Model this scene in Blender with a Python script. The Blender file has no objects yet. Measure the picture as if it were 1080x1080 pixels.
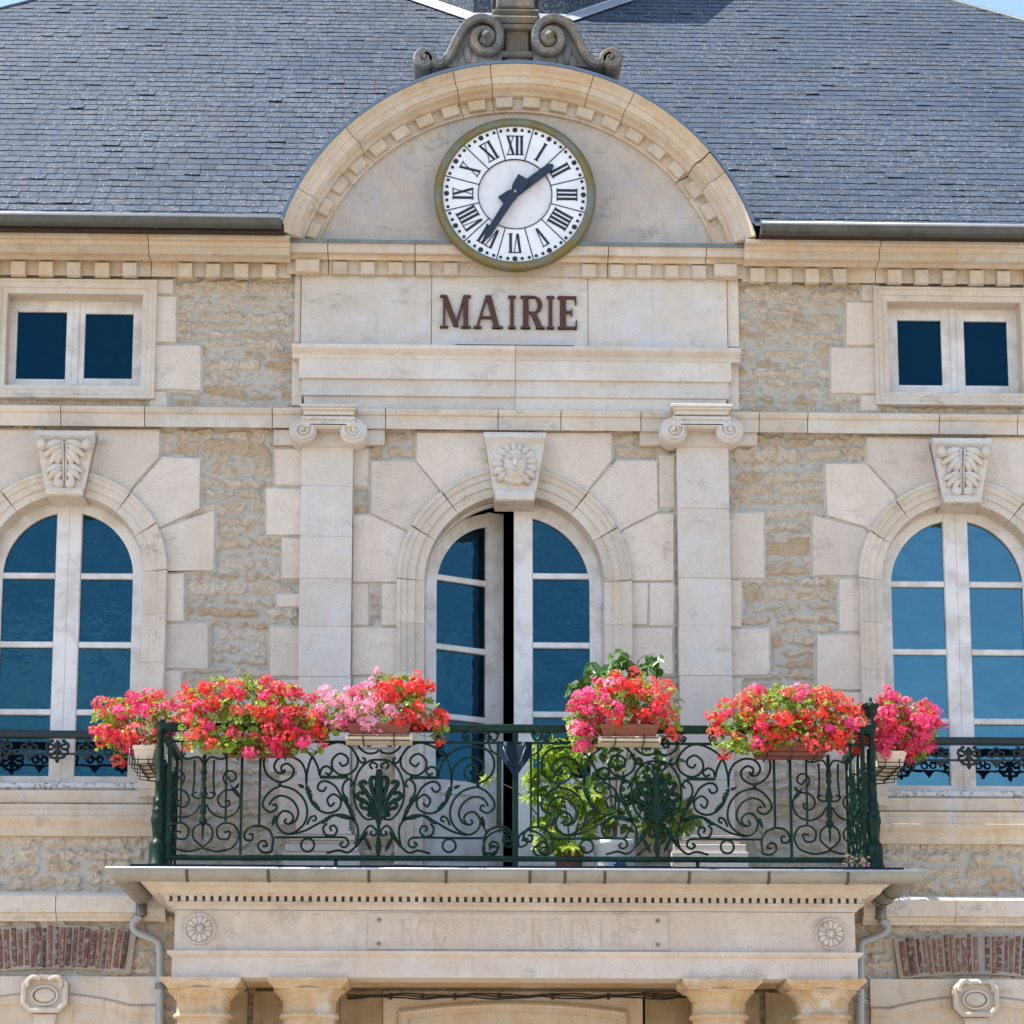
import bpy, bmesh, math, random
import numpy as np
from mathutils import Vector, Matrix, Euler
random.seed(7); rng = np.random.default_rng(7)
S = bpy.context.scene
COL = S.collection
R = math.radians
# ------------------------------------------------------------------ camera
F, CU, CV = 2500.0, 540.0, 851.0
EYE = Vector((-0.5, -17.0, 1.6))
ROT = Euler((R(100.0), 0, R(-1.62)), 'XYZ')
cam = bpy.data.objects.new('camera', bpy.data.cameras.new('camera'))
COL.objects.link(cam)
cam.location = EYE; cam.rotation_euler = ROT
cam.data.sensor_width = 36; cam.data.lens = F / 1080 * 36
cam.data.shift_y = (CV - 540) / 1080
cam.data.clip_end = 2000
S.camera = cam
RM = ROT.to_matrix()
def ray(u, v): return RM @ Vector(((u - CU) / F, -(v - CV) / F, -1))
def at(u, v, y=0.0):
    """photo measurement (1080 px frame) taken on the plane y -> world (x, z)"""
    d = ray(u, v); t = (y - EYE.y) / d.y
    p = EYE + d * t
    return p.x, p.z
def X(u, v, y=0.0): return at(u, v, y)[0]
def Z(v, y=0.0, u=543): return at(u, v, y)[1]
# ------------------------------------------------------------------ mesh builder
class MB:
    def __init__(s): s.v = []; s.f = []; s.sm = []
    def add(s, vs, fs, smooth=False):
        n = len(s.v); s.v.extend(vs)
        for f in fs: s.f.append(tuple(i + n for i in f)); s.sm.append(smooth)
    def box(s, x0, x1, y0, y1, z0, z1, b=0.0):
        x0, x1 = min(x0, x1), max(x0, x1); z0, z1 = min(z0, z1), max(z0, z1); y0, y1 = min(y0, y1), max(y0, y1)
        if b > 0:
            s.prism([(x0, z0), (x1, z0), (x1, z1), (x0, z1)], y0, y1, b); return
        s.add([(x0,y0,z0),(x1,y0,z0),(x1,y1,z0),(x0,y1,z0),(x0,y0,z1),(x1,y0,z1),(x1,y1,z1),(x0,y1,z1)],
              [(0,1,5,4),(1,2,6,5),(2,3,7,6),(3,0,4,7),(4,5,6,7),(3,2,1,0)])
    def prism(s, poly, y0, y1, b=0.0):
        """polygon in xz, front at y0 (toward viewer), back at y1, chamfered front edge b"""
        n = len(poly)
        a = sum(poly[i][0]*poly[(i+1)%n][1]-poly[(i+1)%n][0]*poly[i][1] for i in range(n))
        if a < 0: poly = poly[::-1]
        P = [Vector(p) for p in poly]
        rings = []
        if b > 0:
            ins = []
            for i in range(n):
                p, q, r = P[i-1], P[i], P[(i+1) % n]
                e1 = (q-p); e2 = (r-q)
                if e1.length < 1e-7: e1 = e2
                if e2.length < 1e-7: e2 = e1
                e1.normalize(); e2.normalize()
                n1 = Vector((-e1.y, e1.x)); n2 = Vector((-e2.y, e2.x))
                m = n1 + n2
                if m.length < 1e-4: m = n1
                m.normalize()
                k = b / max(0.5, m.dot(n1))
                ins.append(q + m * k)
            rings = [(ins, y0), (P, y0 + b), (P, y1)]
        else: rings = [(P, y0), (P, y1)]
        vs = []
        for pts, y in rings: vs += [(p.x, y, p.y) for p in pts]
        fs = [tuple(range(n))]
        for k in range(len(rings)-1):
            for i in range(n):
                j = (i+1) % n
                fs.append((k*n+i, (k+1)*n+i, (k+1)*n+j, k*n+j))
        fs.append(tuple((len(rings)-1)*n + i for i in range(n))[::-1])
        s.add(vs, fs)
    def sweep(s, path, prof, plane='xz', closed=False, smooth=False, caps=True, side=1):
        """profile (o, t): o along the path normal in the plane, t along the remaining axis"""
        P = [Vector(p) for p in path]; n = len(P); m = len(prof); vs = []
        for i in range(n):
            if closed: p, q, r = P[i-1], P[i], P[(i+1) % n]
            else: p, q, r = P[max(i-1,0)], P[i], P[min(i+1,n-1)]
            e1 = q-p; e2 = r-q
            if e1.length < 1e-7: e1 = e2.copy()
            if e2.length < 1e-7: e2 = e1.copy()
            e1.normalize(); e2.normalize()
            n1 = Vector((e1.y, -e1.x))*side; n2 = Vector((e2.y, -e2.x))*side
            mm = (n1+n2).normalized(); k = 1/max(0.3, mm.dot(n1))
            for o, t in prof:
                c = q + mm*(o*k)
                vs.append((c.x, t, c.y) if plane == 'xz' else (c.x, c.y, t))
        fs = []
        for i in range(n if closed else n-1):
            i2 = (i+1) % n
            for j in range(m):
                j2 = (j+1) % m
                fs.append((i*m+j, i*m+j2, i2*m+j2, i2*m+j))
        if caps and not closed:
            fs.append(tuple(range(m))); fs.append(tuple((n-1)*m+j for j in range(m))[::-1])
        s.add(vs, fs, smooth)
    def runx(s, x0, x1, prof):
        """straight moulding along x, closed profile of (y, z)"""
        m = len(prof)
        vs = [(x0, y, z) for y, z in prof] + [(x1, y, z) for y, z in prof]
        fs = [(j, (j+1) % m, m+(j+1) % m, m+j) for j in range(m)]
        fs += [tuple(range(m)), tuple(m+j for j in range(m))[::-1]]
        s.add(vs, fs)
    def lathe(s, cx, cy, prof, n=20, ax='z', smooth=True, a0=0.0, a1=2*math.pi):
        """profile of (r, t) along the axis"""
        full = abs(a1-a0-2*math.pi) < 1e-6
        k = n if full else n+1
        vs = []; m = len(prof)
        for i in range(k):
            a = a0 + (a1-a0)*i/n
            for r, t in prof:
                if ax == 'z': vs.append((cx + r*math.cos(a), cy + r*math.sin(a), t))
                else: vs.append((cx + r*math.cos(a), t, cy + r*math.sin(a)))   # axis y: cx, cz
        fs = []
        for i in range(k if full else k-1):
            i2 = (i+1) % k
            for j in range(m-1): fs.append((i*m+j, i2*m+j, i2*m+j+1, i*m+j+1))
        s.add(vs, fs, smooth)
    def tube(s, pts, r, n=6, ry=None, smooth=True, taper=None, caps=True):
        """round bar through 3-d points; ry = other half-axis"""
        P = [Vector(p) for p in pts]; k = len(P); vs = []
        up = Vector((0, 1, 0)); last = None
        for i in range(k):
            t = (P[min(i+1,k-1)] - P[max(i-1,0)])
            if t.length < 1e-9: t = Vector((1,0,0))
            t.normalize()
            if abs(t.dot(up)) > 0.95:
                a = t.cross(Vector((1,0,0))).normalized()
            else: a = t.cross(up).normalized()
            if last is not None and a.dot(last) < 0: a = -a
            last = a
            b = a.cross(t).normalized()
            ra = r * (taper[i] if taper else 1); rb = (ry or r) * (taper[i] if taper else 1)
            for j in range(n):
                q = 2*math.pi*j/n
                c = P[i] + a*(ra*math.cos(q)) + b*(rb*math.sin(q))
                vs.append(tuple(c))
        fs = []
        for i in range(k-1):
            for j in range(n):
                j2 = (j+1) % n
                fs.append((i*n+j, i*n+j2, (i+1)*n+j2, (i+1)*n+j))
        if caps: fs += [tuple(range(n))[::-1], tuple((k-1)*n+j for j in range(n))]
        s.add(vs, fs, smooth)
    def mesh(s, name):
        me = bpy.data.meshes.new(name)
        me.from_pydata([tuple(v) for v in s.v], [], s.f)
        me.polygons.foreach_set('use_smooth', s.sm)
        me.update()
        return me
def obj(name, mb, mat, parent=None, fix=True, loc=None, world=False):
    me = mb.mesh(name) if isinstance(mb, MB) else mb
    if fix and isinstance(mb, MB):
        bm = bmesh.new(); bm.from_mesh(me)
        bmesh.ops.recalc_face_normals(bm, faces=bm.faces)
        bm.to_mesh(me); bm.free()
    if mat and not me.materials: me.materials.append(mat)
    o = bpy.data.objects.new(name, me); COL.objects.link(o)
    if parent is not None:
        o.parent = parent
        if world: o.matrix_parent_inverse = Matrix.Translation(-parent.location)
    if loc is not None: o.location = loc
    return o
def tag(o, label=None, cat=None, group=None, kind=None):
    if label: o['label'] = label
    if cat: o['category'] = cat
    if group: o['group'] = group
    if kind: o['kind'] = kind
    return o
def thing(name, label, cat, loc=(0, 0, 0), group=None):
    o = bpy.data.objects.new(name, None); COL.objects.link(o)
    o.location = loc; o.empty_display_size = 0.2
    return tag(o, label, cat, group)
def smooth_pts(P, k=6):
    out = []; n = len(P)
    for i in range(n-1):
        p0 = P[max(i-1,0)]; p1 = P[i]; p2 = P[i+1]; p3 = P[min(i+2,n-1)]
        for j in range(k):
            t = j/k
            out.append(tuple(0.5*((2*p1[c]) + (-p0[c]+p2[c])*t + (2*p0[c]-5*p1[c]+4*p2[c]-p3[c])*t*t + (-p0[c]+3*p1[c]-3*p2[c]+p3[c])*t**3) for c in range(len(p1))))
    out.append(tuple(P[-1])); return out
def noise2(x, y, s, seed):
    """smooth value noise, numpy, cell size s"""
    g = np.random.default_rng(seed).random((256, 256))
    fx, fy = x/s, y/s
    ix, iy = np.floor(fx).astype(int), np.floor(fy).astype(int)
    tx, ty = fx-ix, fy-iy
    tx = tx*tx*(3-2*tx); ty = ty*ty*(3-2*ty)
    a = g[ix % 256, iy % 256]; b = g[(ix+1) % 256, iy % 256]; c = g[ix % 256, (iy+1) % 256]; d = g[(ix+1) % 256, (iy+1) % 256]
    return (a*(1-tx)+b*tx)*(1-ty) + (c*(1-tx)+d*tx)*ty
# ------------------------------------------------------------------ materials
def new_mat(name):
    m = bpy.data.materials.new(name); m.use_nodes = True
    nt = m.node_tree; nt.nodes.clear()
    out = nt.nodes.new('ShaderNodeOutputMaterial'); b = nt.nodes.new('ShaderNodeBsdfPrincipled')
    nt.links.new(b.outputs[0], out.inputs[0])
    return m, nt, b
class NT:
    """short hand for node graphs"""
    def __init__(s, nt): s.nt = nt
    def n(s, t, **kw):
        o = s.nt.nodes.new(t)
        for k, v in kw.items(): setattr(o, k, v)
        return o
    def l(s, a, b): s.nt.links.new(a, b)
    def pos(s, scale=(1, 1, 1)):
        g = s.n('ShaderNodeNewGeometry'); m = s.n('ShaderNodeMapping')
        m.inputs['Scale'].default_value = scale
        s.l(g.outputs['Position'], m.inputs['Vector']); return m.outputs[0]
    def noise(s, vec, scale, detail=4, rough=0.6):
        o = s.n('ShaderNodeTexNoise'); o.inputs['Scale'].default_value = scale
        o.inputs['Detail'].default_value = detail; o.inputs['Roughness'].default_value = rough
        s.l(vec, o.inputs['Vector']); return o.outputs['Fac']
    def ramp(s, fac, stops):
        o = s.n('ShaderNodeValToRGB'); e = o.color_ramp.elements
        while len(e) < len(stops): e.new(0.5)
        for i, (p, c) in enumerate(stops):
            e[i].position = p; e[i].color = (c, c, c, 1) if not isinstance(c, tuple) else (*c, 1)
        s.l(fac, o.inputs[0]); return o.outputs[0]
    def mix(s, fac, a, b, mode='MIX'):
        o = s.n('ShaderNodeMix', data_type='RGBA', blend_type=mode)
        for sock, val in ((0, fac), (6, a), (7, b)):
            if isinstance(val, (int, float)): o.inputs[sock].default_value = val
            elif isinstance(val, tuple): o.inputs[sock].default_value = (*val, 1)
            else: s.l(val, o.inputs[sock])
        return o.outputs[2]
    def bump(s, h, strength, dist, bsdf):
        o = s.n('ShaderNodeBump'); o.inputs['Strength'].default_value = strength; o.inputs['Distance'].default_value = dist
        s.l(h, o.inputs['Height']); s.l(o.outputs[0], bsdf.inputs['Normal'])
def stone_mat(name, base, dark, stain=None, stain_amt=0.5, streak=0.35, pit=0.5, grey=None, grain=60, lo=0.35, grime=0.35):
    m, nt, b = new_mat(name); g = NT(nt)
    p = g.pos(); ps = g.pos((2.2, 2.2, 0.55))
    n1 = g.noise(p, 1.7, 6, 0.65); n2 = g.noise(p, 9, 5, 0.7); n3 = g.noise(p, grain, 3, 0.7)
    c = g.mix(g.ramp(n1, [(lo, 0.0), (0.68, 1.0)]), base, dark)
    c = g.mix(g.ramp(n2, [(0.38, 0.0), (0.75, 0.55)]), c, tuple(x*0.86 for x in dark))
    oi = g.n('ShaderNodeObjectInfo'); ge = g.n('ShaderNodeNewGeometry'); ad = g.n('ShaderNodeMath', operation='ADD'); g.l(oi.outputs['Random'], ad.inputs[0]); g.l(ge.outputs['Random Per Island'], ad.inputs[1])
    fr = g.n('ShaderNodeMath', operation='FRACT'); g.l(ad.outputs[0], fr.inputs[0])
    c = g.mix(1.0, c, g.ramp(fr.outputs[0], [(0.0, (0.86, 0.85, 0.835)), (0.3, (0.97, 0.955, 0.93)), (0.6, (1.0, 1.0, 1.0)), (0.85, (1.03, 1.01, 0.985)), (1.0, (0.94, 0.945, 0.955))]), 'MULTIPLY')
    if grey: c = g.mix(g.ramp(g.noise(p, 2.6, 5, 0.7), [(0.5, 0.0), (0.66, 0.8)]), c, grey)
    if stain:
        c = g.mix(g.ramp(g.noise(ps, 2.1, 6, 0.7), [(0.5, 0.0), (0.7, stain_amt)]), c, stain)
    st = g.ramp(g.noise(g.pos((7, 7, 0.7)), 2.4, 5, 0.7), [(0.55, 0.0), (0.75, streak)])
    c = g.mix(st, c, tuple(x*0.5 for x in dark))
    c = g.mix(g.ramp(n3, [(0.36, 0.30), (0.50, 0.0)]), c, tuple(x*0.70 for x in dark))
    g.l(c, b.inputs['Base Color']); b.inputs['Roughness'].default_value = 0.92
    b.inputs['Specular IOR Level'].default_value = 0.2
    h = g.mix(0.5, n2, n3)
    gr = g.ramp(g.noise(g.pos((1, 1, 1.6)), 3.3, 8, 0.78), [(0.56, 0.0), (0.66, grime)])
    c2 = g.mix(gr, c, (0.17, 0.155, 0.135)); g.l(c2, b.inputs['Base Color'])
    g.bump(h, pit, 0.012, b)
    return m
def flat_mat(name, col, rough=0.6, var=0.12, scale=14, metal=0.0, bump=0.1, spec=0.5, col2=None, lo=0.45, hi=0.7):
    m, nt, b = new_mat(name); g = NT(nt); p = g.pos()
    n1 = g.noise(p, scale, 5, 0.65)
    c = g.mix(g.ramp(n1, [(lo, 0.0), (hi, 1.0)]), col, col2 or tuple(x*(1-var) for x in col))
    g.l(c, b.inputs['Base Color']); b.inputs['Roughness'].default_value = rough; b.inputs['Metallic'].default_value = metal
    b.inputs['Specular IOR Level'].default_value = spec
    if bump: g.bump(n1, bump, 0.01, b)
    return m
def leaf_mat(name, col, col2, trans=0.35, rough=0.45, scale=9):
    m, nt, b = new_mat(name); g = NT(nt)
    n1 = g.noise(g.pos(), scale, 3, 0.6)
    c = g.mix(g.ramp(n1, [(0.36, 0.0), (0.64, 1.0)]), col, col2)
    g.l(c, b.inputs['Base Color']); b.inputs['Roughness'].default_value = rough
    t = g.n('ShaderNodeBsdfTranslucent'); g.l(c, t.inputs[0])
    mx = g.n('ShaderNodeMixShader'); mx.inputs[0].default_value = trans
    g.l(b.outputs[0], mx.inputs[1]); g.l(t.outputs[0], mx.inputs[2])
    out = [n for n in nt.nodes if n.type == 'OUTPUT_MATERIAL'][0]
    g.l(mx.outputs[0], out.inputs[0])
    return m
M = {}
M['ashlar'] = stone_mat('pale_ashlar', (0.70, 0.63, 0.55), (0.63, 0.54, 0.455), (0.61, 0.475, 0.375), 0.55, 0.15, 1.0, grain=42)
M['smooth'] = stone_mat('smooth_limestone', (0.68, 0.625, 0.56), (0.60, 0.535, 0.465), (0.58, 0.48, 0.38), 0.35, 0.2, 0.25, (0.60, 0.585, 0.575))
M['mould'] = stone_mat('moulded_limestone', (0.66, 0.595, 0.51), (0.57, 0.485, 0.395), (0.54, 0.40, 0.265), 0.45, 0.28, 0.3, (0.60, 0.57, 0.53), grime=0.45)
M['warm'] = stone_mat('weathered_warm_limestone', (0.65, 0.555, 0.45), (0.57, 0.46, 0.35), (0.53, 0.36, 0.19), 0.6, 0.45, 0.35, (0.58, 0.555, 0.52))
M['tymp'] = stone_mat('tympanum_stone', (0.58, 0.525, 0.46), (0.49, 0.42, 0.355), (0.48, 0.38, 0.30), 0.5, 0.4, 0.6, (0.40, 0.41, 0.42), grime=0.5)
M['port'] = stone_mat('portico_limestone', (0.64, 0.575, 0.52), (0.56, 0.48, 0.415), (0.55, 0.42, 0.31), 0.35, 0.25, 0.25, (0.62, 0.595, 0.58))
M['col'] = stone_mat('column_limestone', (0.60, 0.46, 0.31), (0.50, 0.34, 0.19), (0.48, 0.26, 0.09), 0.8, 0.35, 0.4, (0.66, 0.62, 0.57))
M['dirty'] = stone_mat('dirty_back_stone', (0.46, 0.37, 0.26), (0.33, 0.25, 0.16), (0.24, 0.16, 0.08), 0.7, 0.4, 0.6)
M['lichen'] = stone_mat('lichen_stone', (0.22, 0.215, 0.205), (0.10, 0.10, 0.095), (0.40, 0.22, 0.05), 0.55, 0.3, 1.5, (0.34, 0.335, 0.325), grain=34)
M['paint'] = flat_mat('aged_white_paint', (0.69, 0.66, 0.63), 0.5, 0.12, 5, bump=0.15, col2=(0.54, 0.495, 0.45), lo=0.44, hi=0.62)
M['peel'] = flat_mat('peeling_white_paint', (0.66, 0.64, 0.61), 0.6, 0.1, 26, bump=0.6, col2=(0.27, 0.24, 0.21), lo=0.52, hi=0.62)
M['iron'] = flat_mat('green_painted_iron', (0.0018, 0.015, 0.0095), 0.42, 0.3, 30, bump=0.2, col2=(0.005, 0.038, 0.023), spec=0.2)
M['iron_dk'] = flat_mat('dark_green_iron', (0.002, 0.007, 0.0055), 0.42, 0.3, 30, bump=0.1)
M['blue'] = flat_mat('blue_enamel', (0.002, 0.013, 0.032), 0.6, 0.3, 20, col2=(0.002, 0.009, 0.022), spec=0.2)
M['zinc'] = flat_mat('weathered_zinc', (0.20, 0.215, 0.20), 0.5, 0.3, 6, 0.35, 0.1, col2=(0.115, 0.125, 0.115))
M['zinc_d'] = flat_mat('dark_old_zinc', (0.085, 0.095, 0.088), 0.45, 0.3, 7, 0.35, 0.1, col2=(0.055, 0.06, 0.055))
M['zinc_l'] = flat_mat('bright_zinc', (0.42, 0.44, 0.47), 0.4, 0.15, 8, 0.3, 0.1)
M['zinc_b'] = flat_mat('bluish_lead', (0.12, 0.17, 0.23), 0.42, 0.25, 8, 0.3, 0.1)
M['strap'] = flat_mat('dark_strap', (0.06, 0.055, 0.05), 0.6)
M['pipe'] = flat_mat('grey_pipe', (0.36, 0.37, 0.385), 0.5, 0.15, 10, 0.1)
M['terra'] = flat_mat('terracotta', (0.24, 0.075, 0.042), 0.75, 0.3, 22, bump=0.2)
M['cream'] = flat_mat('cream_tray', (0.72, 0.58, 0.42), 0.6, 0.15, 18)
M['white'] = flat_mat('white_glaze', (0.76, 0.75, 0.74), 0.3, 0.06, 10)
M['black'] = flat_mat('black_paint', (0.008, 0.009, 0.014), 0.5, 0.2, 20)
M['hand'] = flat_mat('blue_black_hands', (0.010, 0.018, 0.040), 0.4, 0.2, 20)
M['rust'] = flat_mat('rusted_iron', (0.085, 0.033, 0.022), 0.8, 0.4, 40, bump=0.4, col2=(0.035, 0.017, 0.014))
M['dial'] = flat_mat('clock_dial', (0.80, 0.80, 0.80), 0.35, 0.06, 5, col2=(0.70, 0.69, 0.69))
M['dialc'] = flat_mat('clock_dial_centre', (0.72, 0.70, 0.69), 0.4, 0.06, 7, col2=(0.62, 0.555, 0.51), lo=0.48, hi=0.75)
M['rim'] = flat_mat('verdigris_bronze', (0.175, 0.135, 0.038), 0.5, 0.3, 4, 0.3, 0.2, col2=(0.16, 0.17, 0.13), lo=0.44, hi=0.58)
M['dark'] = flat_mat('room_shade', (0.022, 0.018, 0.016), 0.9, 0.4, 3)  # near-black wall colour carries the darkness of the unlit room
M['cable'] = flat_mat('black_cable', (0.012, 0.010, 0.010), 0.6)
M['earth'] = flat_mat('potting_soil', (0.05, 0.035, 0.025), 0.95)
M['twig'] = flat_mat('brown_stem', (0.13, 0.075, 0.04), 0.8)
M['stemg'] = flat_mat('green_stem', (0.16, 0.22, 0.05), 0.6)
M['gleaf'] = leaf_mat('geranium_leaf', (0.36, 0.46, 0.05), (0.15, 0.26, 0.025), 0.42)
M['yleaf'] = leaf_mat('bright_shrub_leaf', (0.40, 0.52, 0.04), (0.16, 0.28, 0.02), 0.45)
M['dleaf'] = leaf_mat('dark_shrub_leaf', (0.09, 0.20, 0.028), (0.035, 0.09, 0.016), 0.3, 0.38)
def petal(name, c, c2): return leaf_mat(name, c, c2, 0.3, 0.6, 30)
PET = [petal('scarlet_petal', (0.88, 0.060, 0.050), (0.78, 0.018, 0.025)),
       petal('crimson_petal', (0.82, 0.035, 0.12), (0.66, 0.012, 0.07)),
       petal('hot_pink_petal', (0.88, 0.085, 0.26), (0.78, 0.04, 0.17)),
       petal('pale_pink_petal', (0.90, 0.42, 0.55), (0.83, 0.25, 0.42)),
       petal('coral_petal', (0.90, 0.14, 0.12), (0.82, 0.06, 0.07))]
def glass_mat(name, tint, k):  # tint puts the blue of the mirrored sky into the reflection colour
    m, nt, b = new_mat(name); g = NT(nt)
    b.inputs['Base Color'].default_value = (0.004, 0.008, 0.014, 1); b.inputs['Roughness'].default_value = 0.5
    b.inputs['Specular IOR Level'].default_value = 0.0
    gl = g.n('ShaderNodeBsdfGlossy'); gl.inputs['Color'].default_value = (*tint, 1); gl.inputs['Roughness'].default_value = 0.02
    bp = g.n('ShaderNodeBump'); bp.inputs['Strength'].default_value = 0.2; bp.inputs['Distance'].default_value = 0.02
    g.l(g.noise(g.pos(), 4.5, 3, 0.5), bp.inputs['Height']); g.l(bp.outputs[0], gl.inputs['Normal'])
    lw = g.n('ShaderNodeLayerWeight'); lw.inputs[0].default_value = 0.35
    ma = g.n('ShaderNodeMath', operation='MULTIPLY_ADD'); ma.inputs[1].default_value = 0.7; ma.inputs[2].default_value = k
    g.l(lw.outputs['Fresnel'], ma.inputs[0])
    mx = g.n('ShaderNodeMixShader'); g.l(ma.outputs[0], mx.inputs[0]); g.l(b.outputs[0], mx.inputs[1]); g.l(gl.outputs[0], mx.inputs[2])
    out = [n for n in nt.nodes if n.type == 'OUTPUT_MATERIAL'][0]; g.l(mx.outputs[0], out.inputs[0])
    return m
M['glass'] = glass_mat('blue_reflecting_glass', (0.15, 0.60, 0.86), 0.05)
M['glass_r'] = glass_mat('paler_reflecting_glass', (0.34, 0.78, 0.95), 0.18)
M['glass_s'] = glass_mat('deep_sky_tint_glass', (0.02, 0.36, 0.58), 0.025)
# rubble: attribute tone = (stone mask, tone, hue)
m, nt, b = new_mat('rubble_masonry'); g = NT(nt)
at_ = g.n('ShaderNodeAttribute', attribute_name='tone'); sp = g.n('ShaderNodeSeparateColor'); g.l(at_.outputs['Color'], sp.inputs[0])
p = g.pos()
st = g.ramp(sp.outputs[1], [(0.0, (0.52, 0.425, 0.315)), (0.3, (0.57, 0.48, 0.375)), (0.7, (0.60, 0.525, 0.43)), (0.88, (0.49, 0.35, 0.215)), (1.0, (0.57, 0.49, 0.40))])
st = g.mix(g.ramp(g.noise(p, 11, 5, 0.7), [(0.49, 0.0), (0.62, 0.75)]), st, (0.47, 0.315, 0.18))
st = g.mix(g.ramp(g.noise(p, 45, 4, 0.7), [(0.36, 0.5), (0.50, 0.0)]), st, (0.26, 0.19, 0.13))
mo = g.mix(g.ramp(g.noise(p, 5, 5, 0.7), [(0.35, 0.0), (0.7, 1.0)]), (0.56, 0.52, 0.455), (0.48, 0.43, 0.36))
mo = g.mix(g.ramp(g.noise(p, 80, 3, 0.7), [(0.33, 0.4), (0.5, 0.0)]), mo, (0.24, 0.225, 0.20))
c = g.mix(sp.outputs[0], mo, st)
g.l(c, b.inputs['Base Color']); b.inputs['Roughness'].default_value = 0.95; b.inputs['Specular IOR Level'].default_value = 0.15
g.bump(g.mix(0.5, g.noise(p, 28, 5, 0.75), g.noise(p, 90, 3, 0.7)), 0.9, 0.02, b)
M['rubble'] = m
# slates: attribute tone.r = random per slate
m, nt, b = new_mat('slate'); g = NT(nt)
at_ = g.n('ShaderNodeAttribute', attribute_name='tone'); sp = g.n('ShaderNodeSeparateColor'); g.l(at_.outputs['Color'], sp.inputs[0])
p = g.pos()
c = g.ramp(sp.outputs[0], [(0.0, (0.025, 0.037, 0.060)), (0.5, (0.034, 0.049, 0.078)), (0.9, (0.042, 0.059, 0.090)), (1.0, (0.055, 0.070, 0.096))])
c = g.mix(g.ramp(g.noise(p, 1.1, 4, 0.6), [(0.35, 0.0), (0.7, 0.5)]), c, (0.032, 0.043, 0.062))
lich = g.ramp(g.noise(p, 34, 6, 0.75), [(0.53, 0.0), (0.60, 0.55)])
big = g.ramp(g.noise(p, 0.8, 5, 0.75), [(0.40, 0.12), (0.58, 1.0)])
c = g.mix(g.mix(1.0, lich, big, 'MULTIPLY'), c, (0.27, 0.275, 0.27))
ol = g.ramp(g.noise(p, 17, 6, 0.8), [(0.555, 0.0), (0.63, 0.75)])
c = g.mix(ol, c, (0.15, 0.115, 0.08))
g.l(c, b.inputs['Base Color']); b.inputs['Roughness'].default_value = 0.6; b.inputs['Specular IOR Level'].default_value = 0.2
g.bump(g.noise(p, 30, 5, 0.7), 0.4, 0.01, b)
M['slate'] = m
# brick
m, nt, b = new_mat('old_brick'); g = NT(nt)
at_ = g.n('ShaderNodeAttribute', attribute_name='tone'); sp = g.n('ShaderNodeSeparateColor'); g.l(at_.outputs['Color'], sp.inputs[0])
p = g.pos()
c = g.ramp(sp.outputs[0], [(0.0, (0.085, 0.045, 0.042)), (0.5, (0.18, 0.072, 0.052)), (1.0, (0.25, 0.115, 0.080))])
c = g.mix(g.ramp(g.noise(p, 26, 6, 0.75), [(0.505, 0.0), (0.58, 0.8)]), c, (0.36, 0.31, 0.265))
g.l(c, b.inputs['Base Color']); b.inputs['Roughness'].default_value = 0.95
g.bump(g.noise(p, 60, 4, 0.7), 0.8, 0.012, b)
M['brick'] = m
def set_tone(me, cols):
    a = me.attributes.new('tone', 'FLOAT_COLOR', 'POINT')
    a.data.foreach_set('color', np.asarray(cols, dtype=np.float32).ravel())
# ================================================================== TOWN HALL
hall = thing('town_hall', 'pale stone town hall front with grey slate hipped roof and arched windows', 'town hall')
AX = X(543, 600)
GY = 0.0
def arc(cx, cz, r, a0, a1, n): return [(cx + r*math.cos(R(a0+(a1-a0)*i/n)), cz + r*math.sin(R(a0+(a1-a0)*i/n))) for i in range(n+1)]
def circle3(p, q, s):
    ax, ay = p; bx, by = q; cx, cy = s
    d = 2*(ax*(by-cy)+bx*(cy-ay)+cx*(ay-by))
    ux = ((ax*ax+ay*ay)*(by-cy)+(bx*bx+by*by)*(cy-ay)+(cx*cx+cy*cy)*(ay-by))/d
    uy = ((ax*ax+ay*ay)*(cx-bx)+(bx*bx+by*by)*(ax-cx)+(cx*cx+cy*cy)*(bx-ax))/d
    return ux, uy, math.hypot(ax-ux, ay-uy)
def seg_runs(mb, x0, x1, cuts, prof, gap=0.006, jit=0.0025):
    xs = [x0] + sorted(c for c in cuts if x0 < c < x1) + [x1]
    for i in range(len(xs)-1):
        j = random.uniform(-jit, jit)
        mb.runx(xs[i]+gap/2, xs[i+1]-gap/2, [(y+j*(y < 0), z+j*0.5) for y, z in prof])
XL, XR = -5.3, 5.3
# ---- arched windows data (world): centre x, springing z, opening half width, bottom z
def aw(uc_top, v_spr, u_edge, v_bot, ub):
    cx = X(uc_top, v_spr); return dict(cx=cx, zs=Z(v_spr, 0, uc_top), r=abs(X(u_edge, v_spr)-cx), zb=Z(v_bot, 0, ub))
WL = aw(68.5, 603, 152, 841, 68); WR = aw(1013.5, 613, 929.5, 851, 1010); WC = aw(542.5, 614, 637, 915, 543)
SL = dict(x0=X(7, 360), x1=X(150, 360), z0=Z(408, 0, 78), z1=Z(311.5, 0, 78))
SR = dict(x0=X(936, 365), x1=X(1077, 365), z0=Z(415.5, 0, 1006), z1=Z(320, 0, 1006))
FLOOR = Z(916, -1.1)
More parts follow.
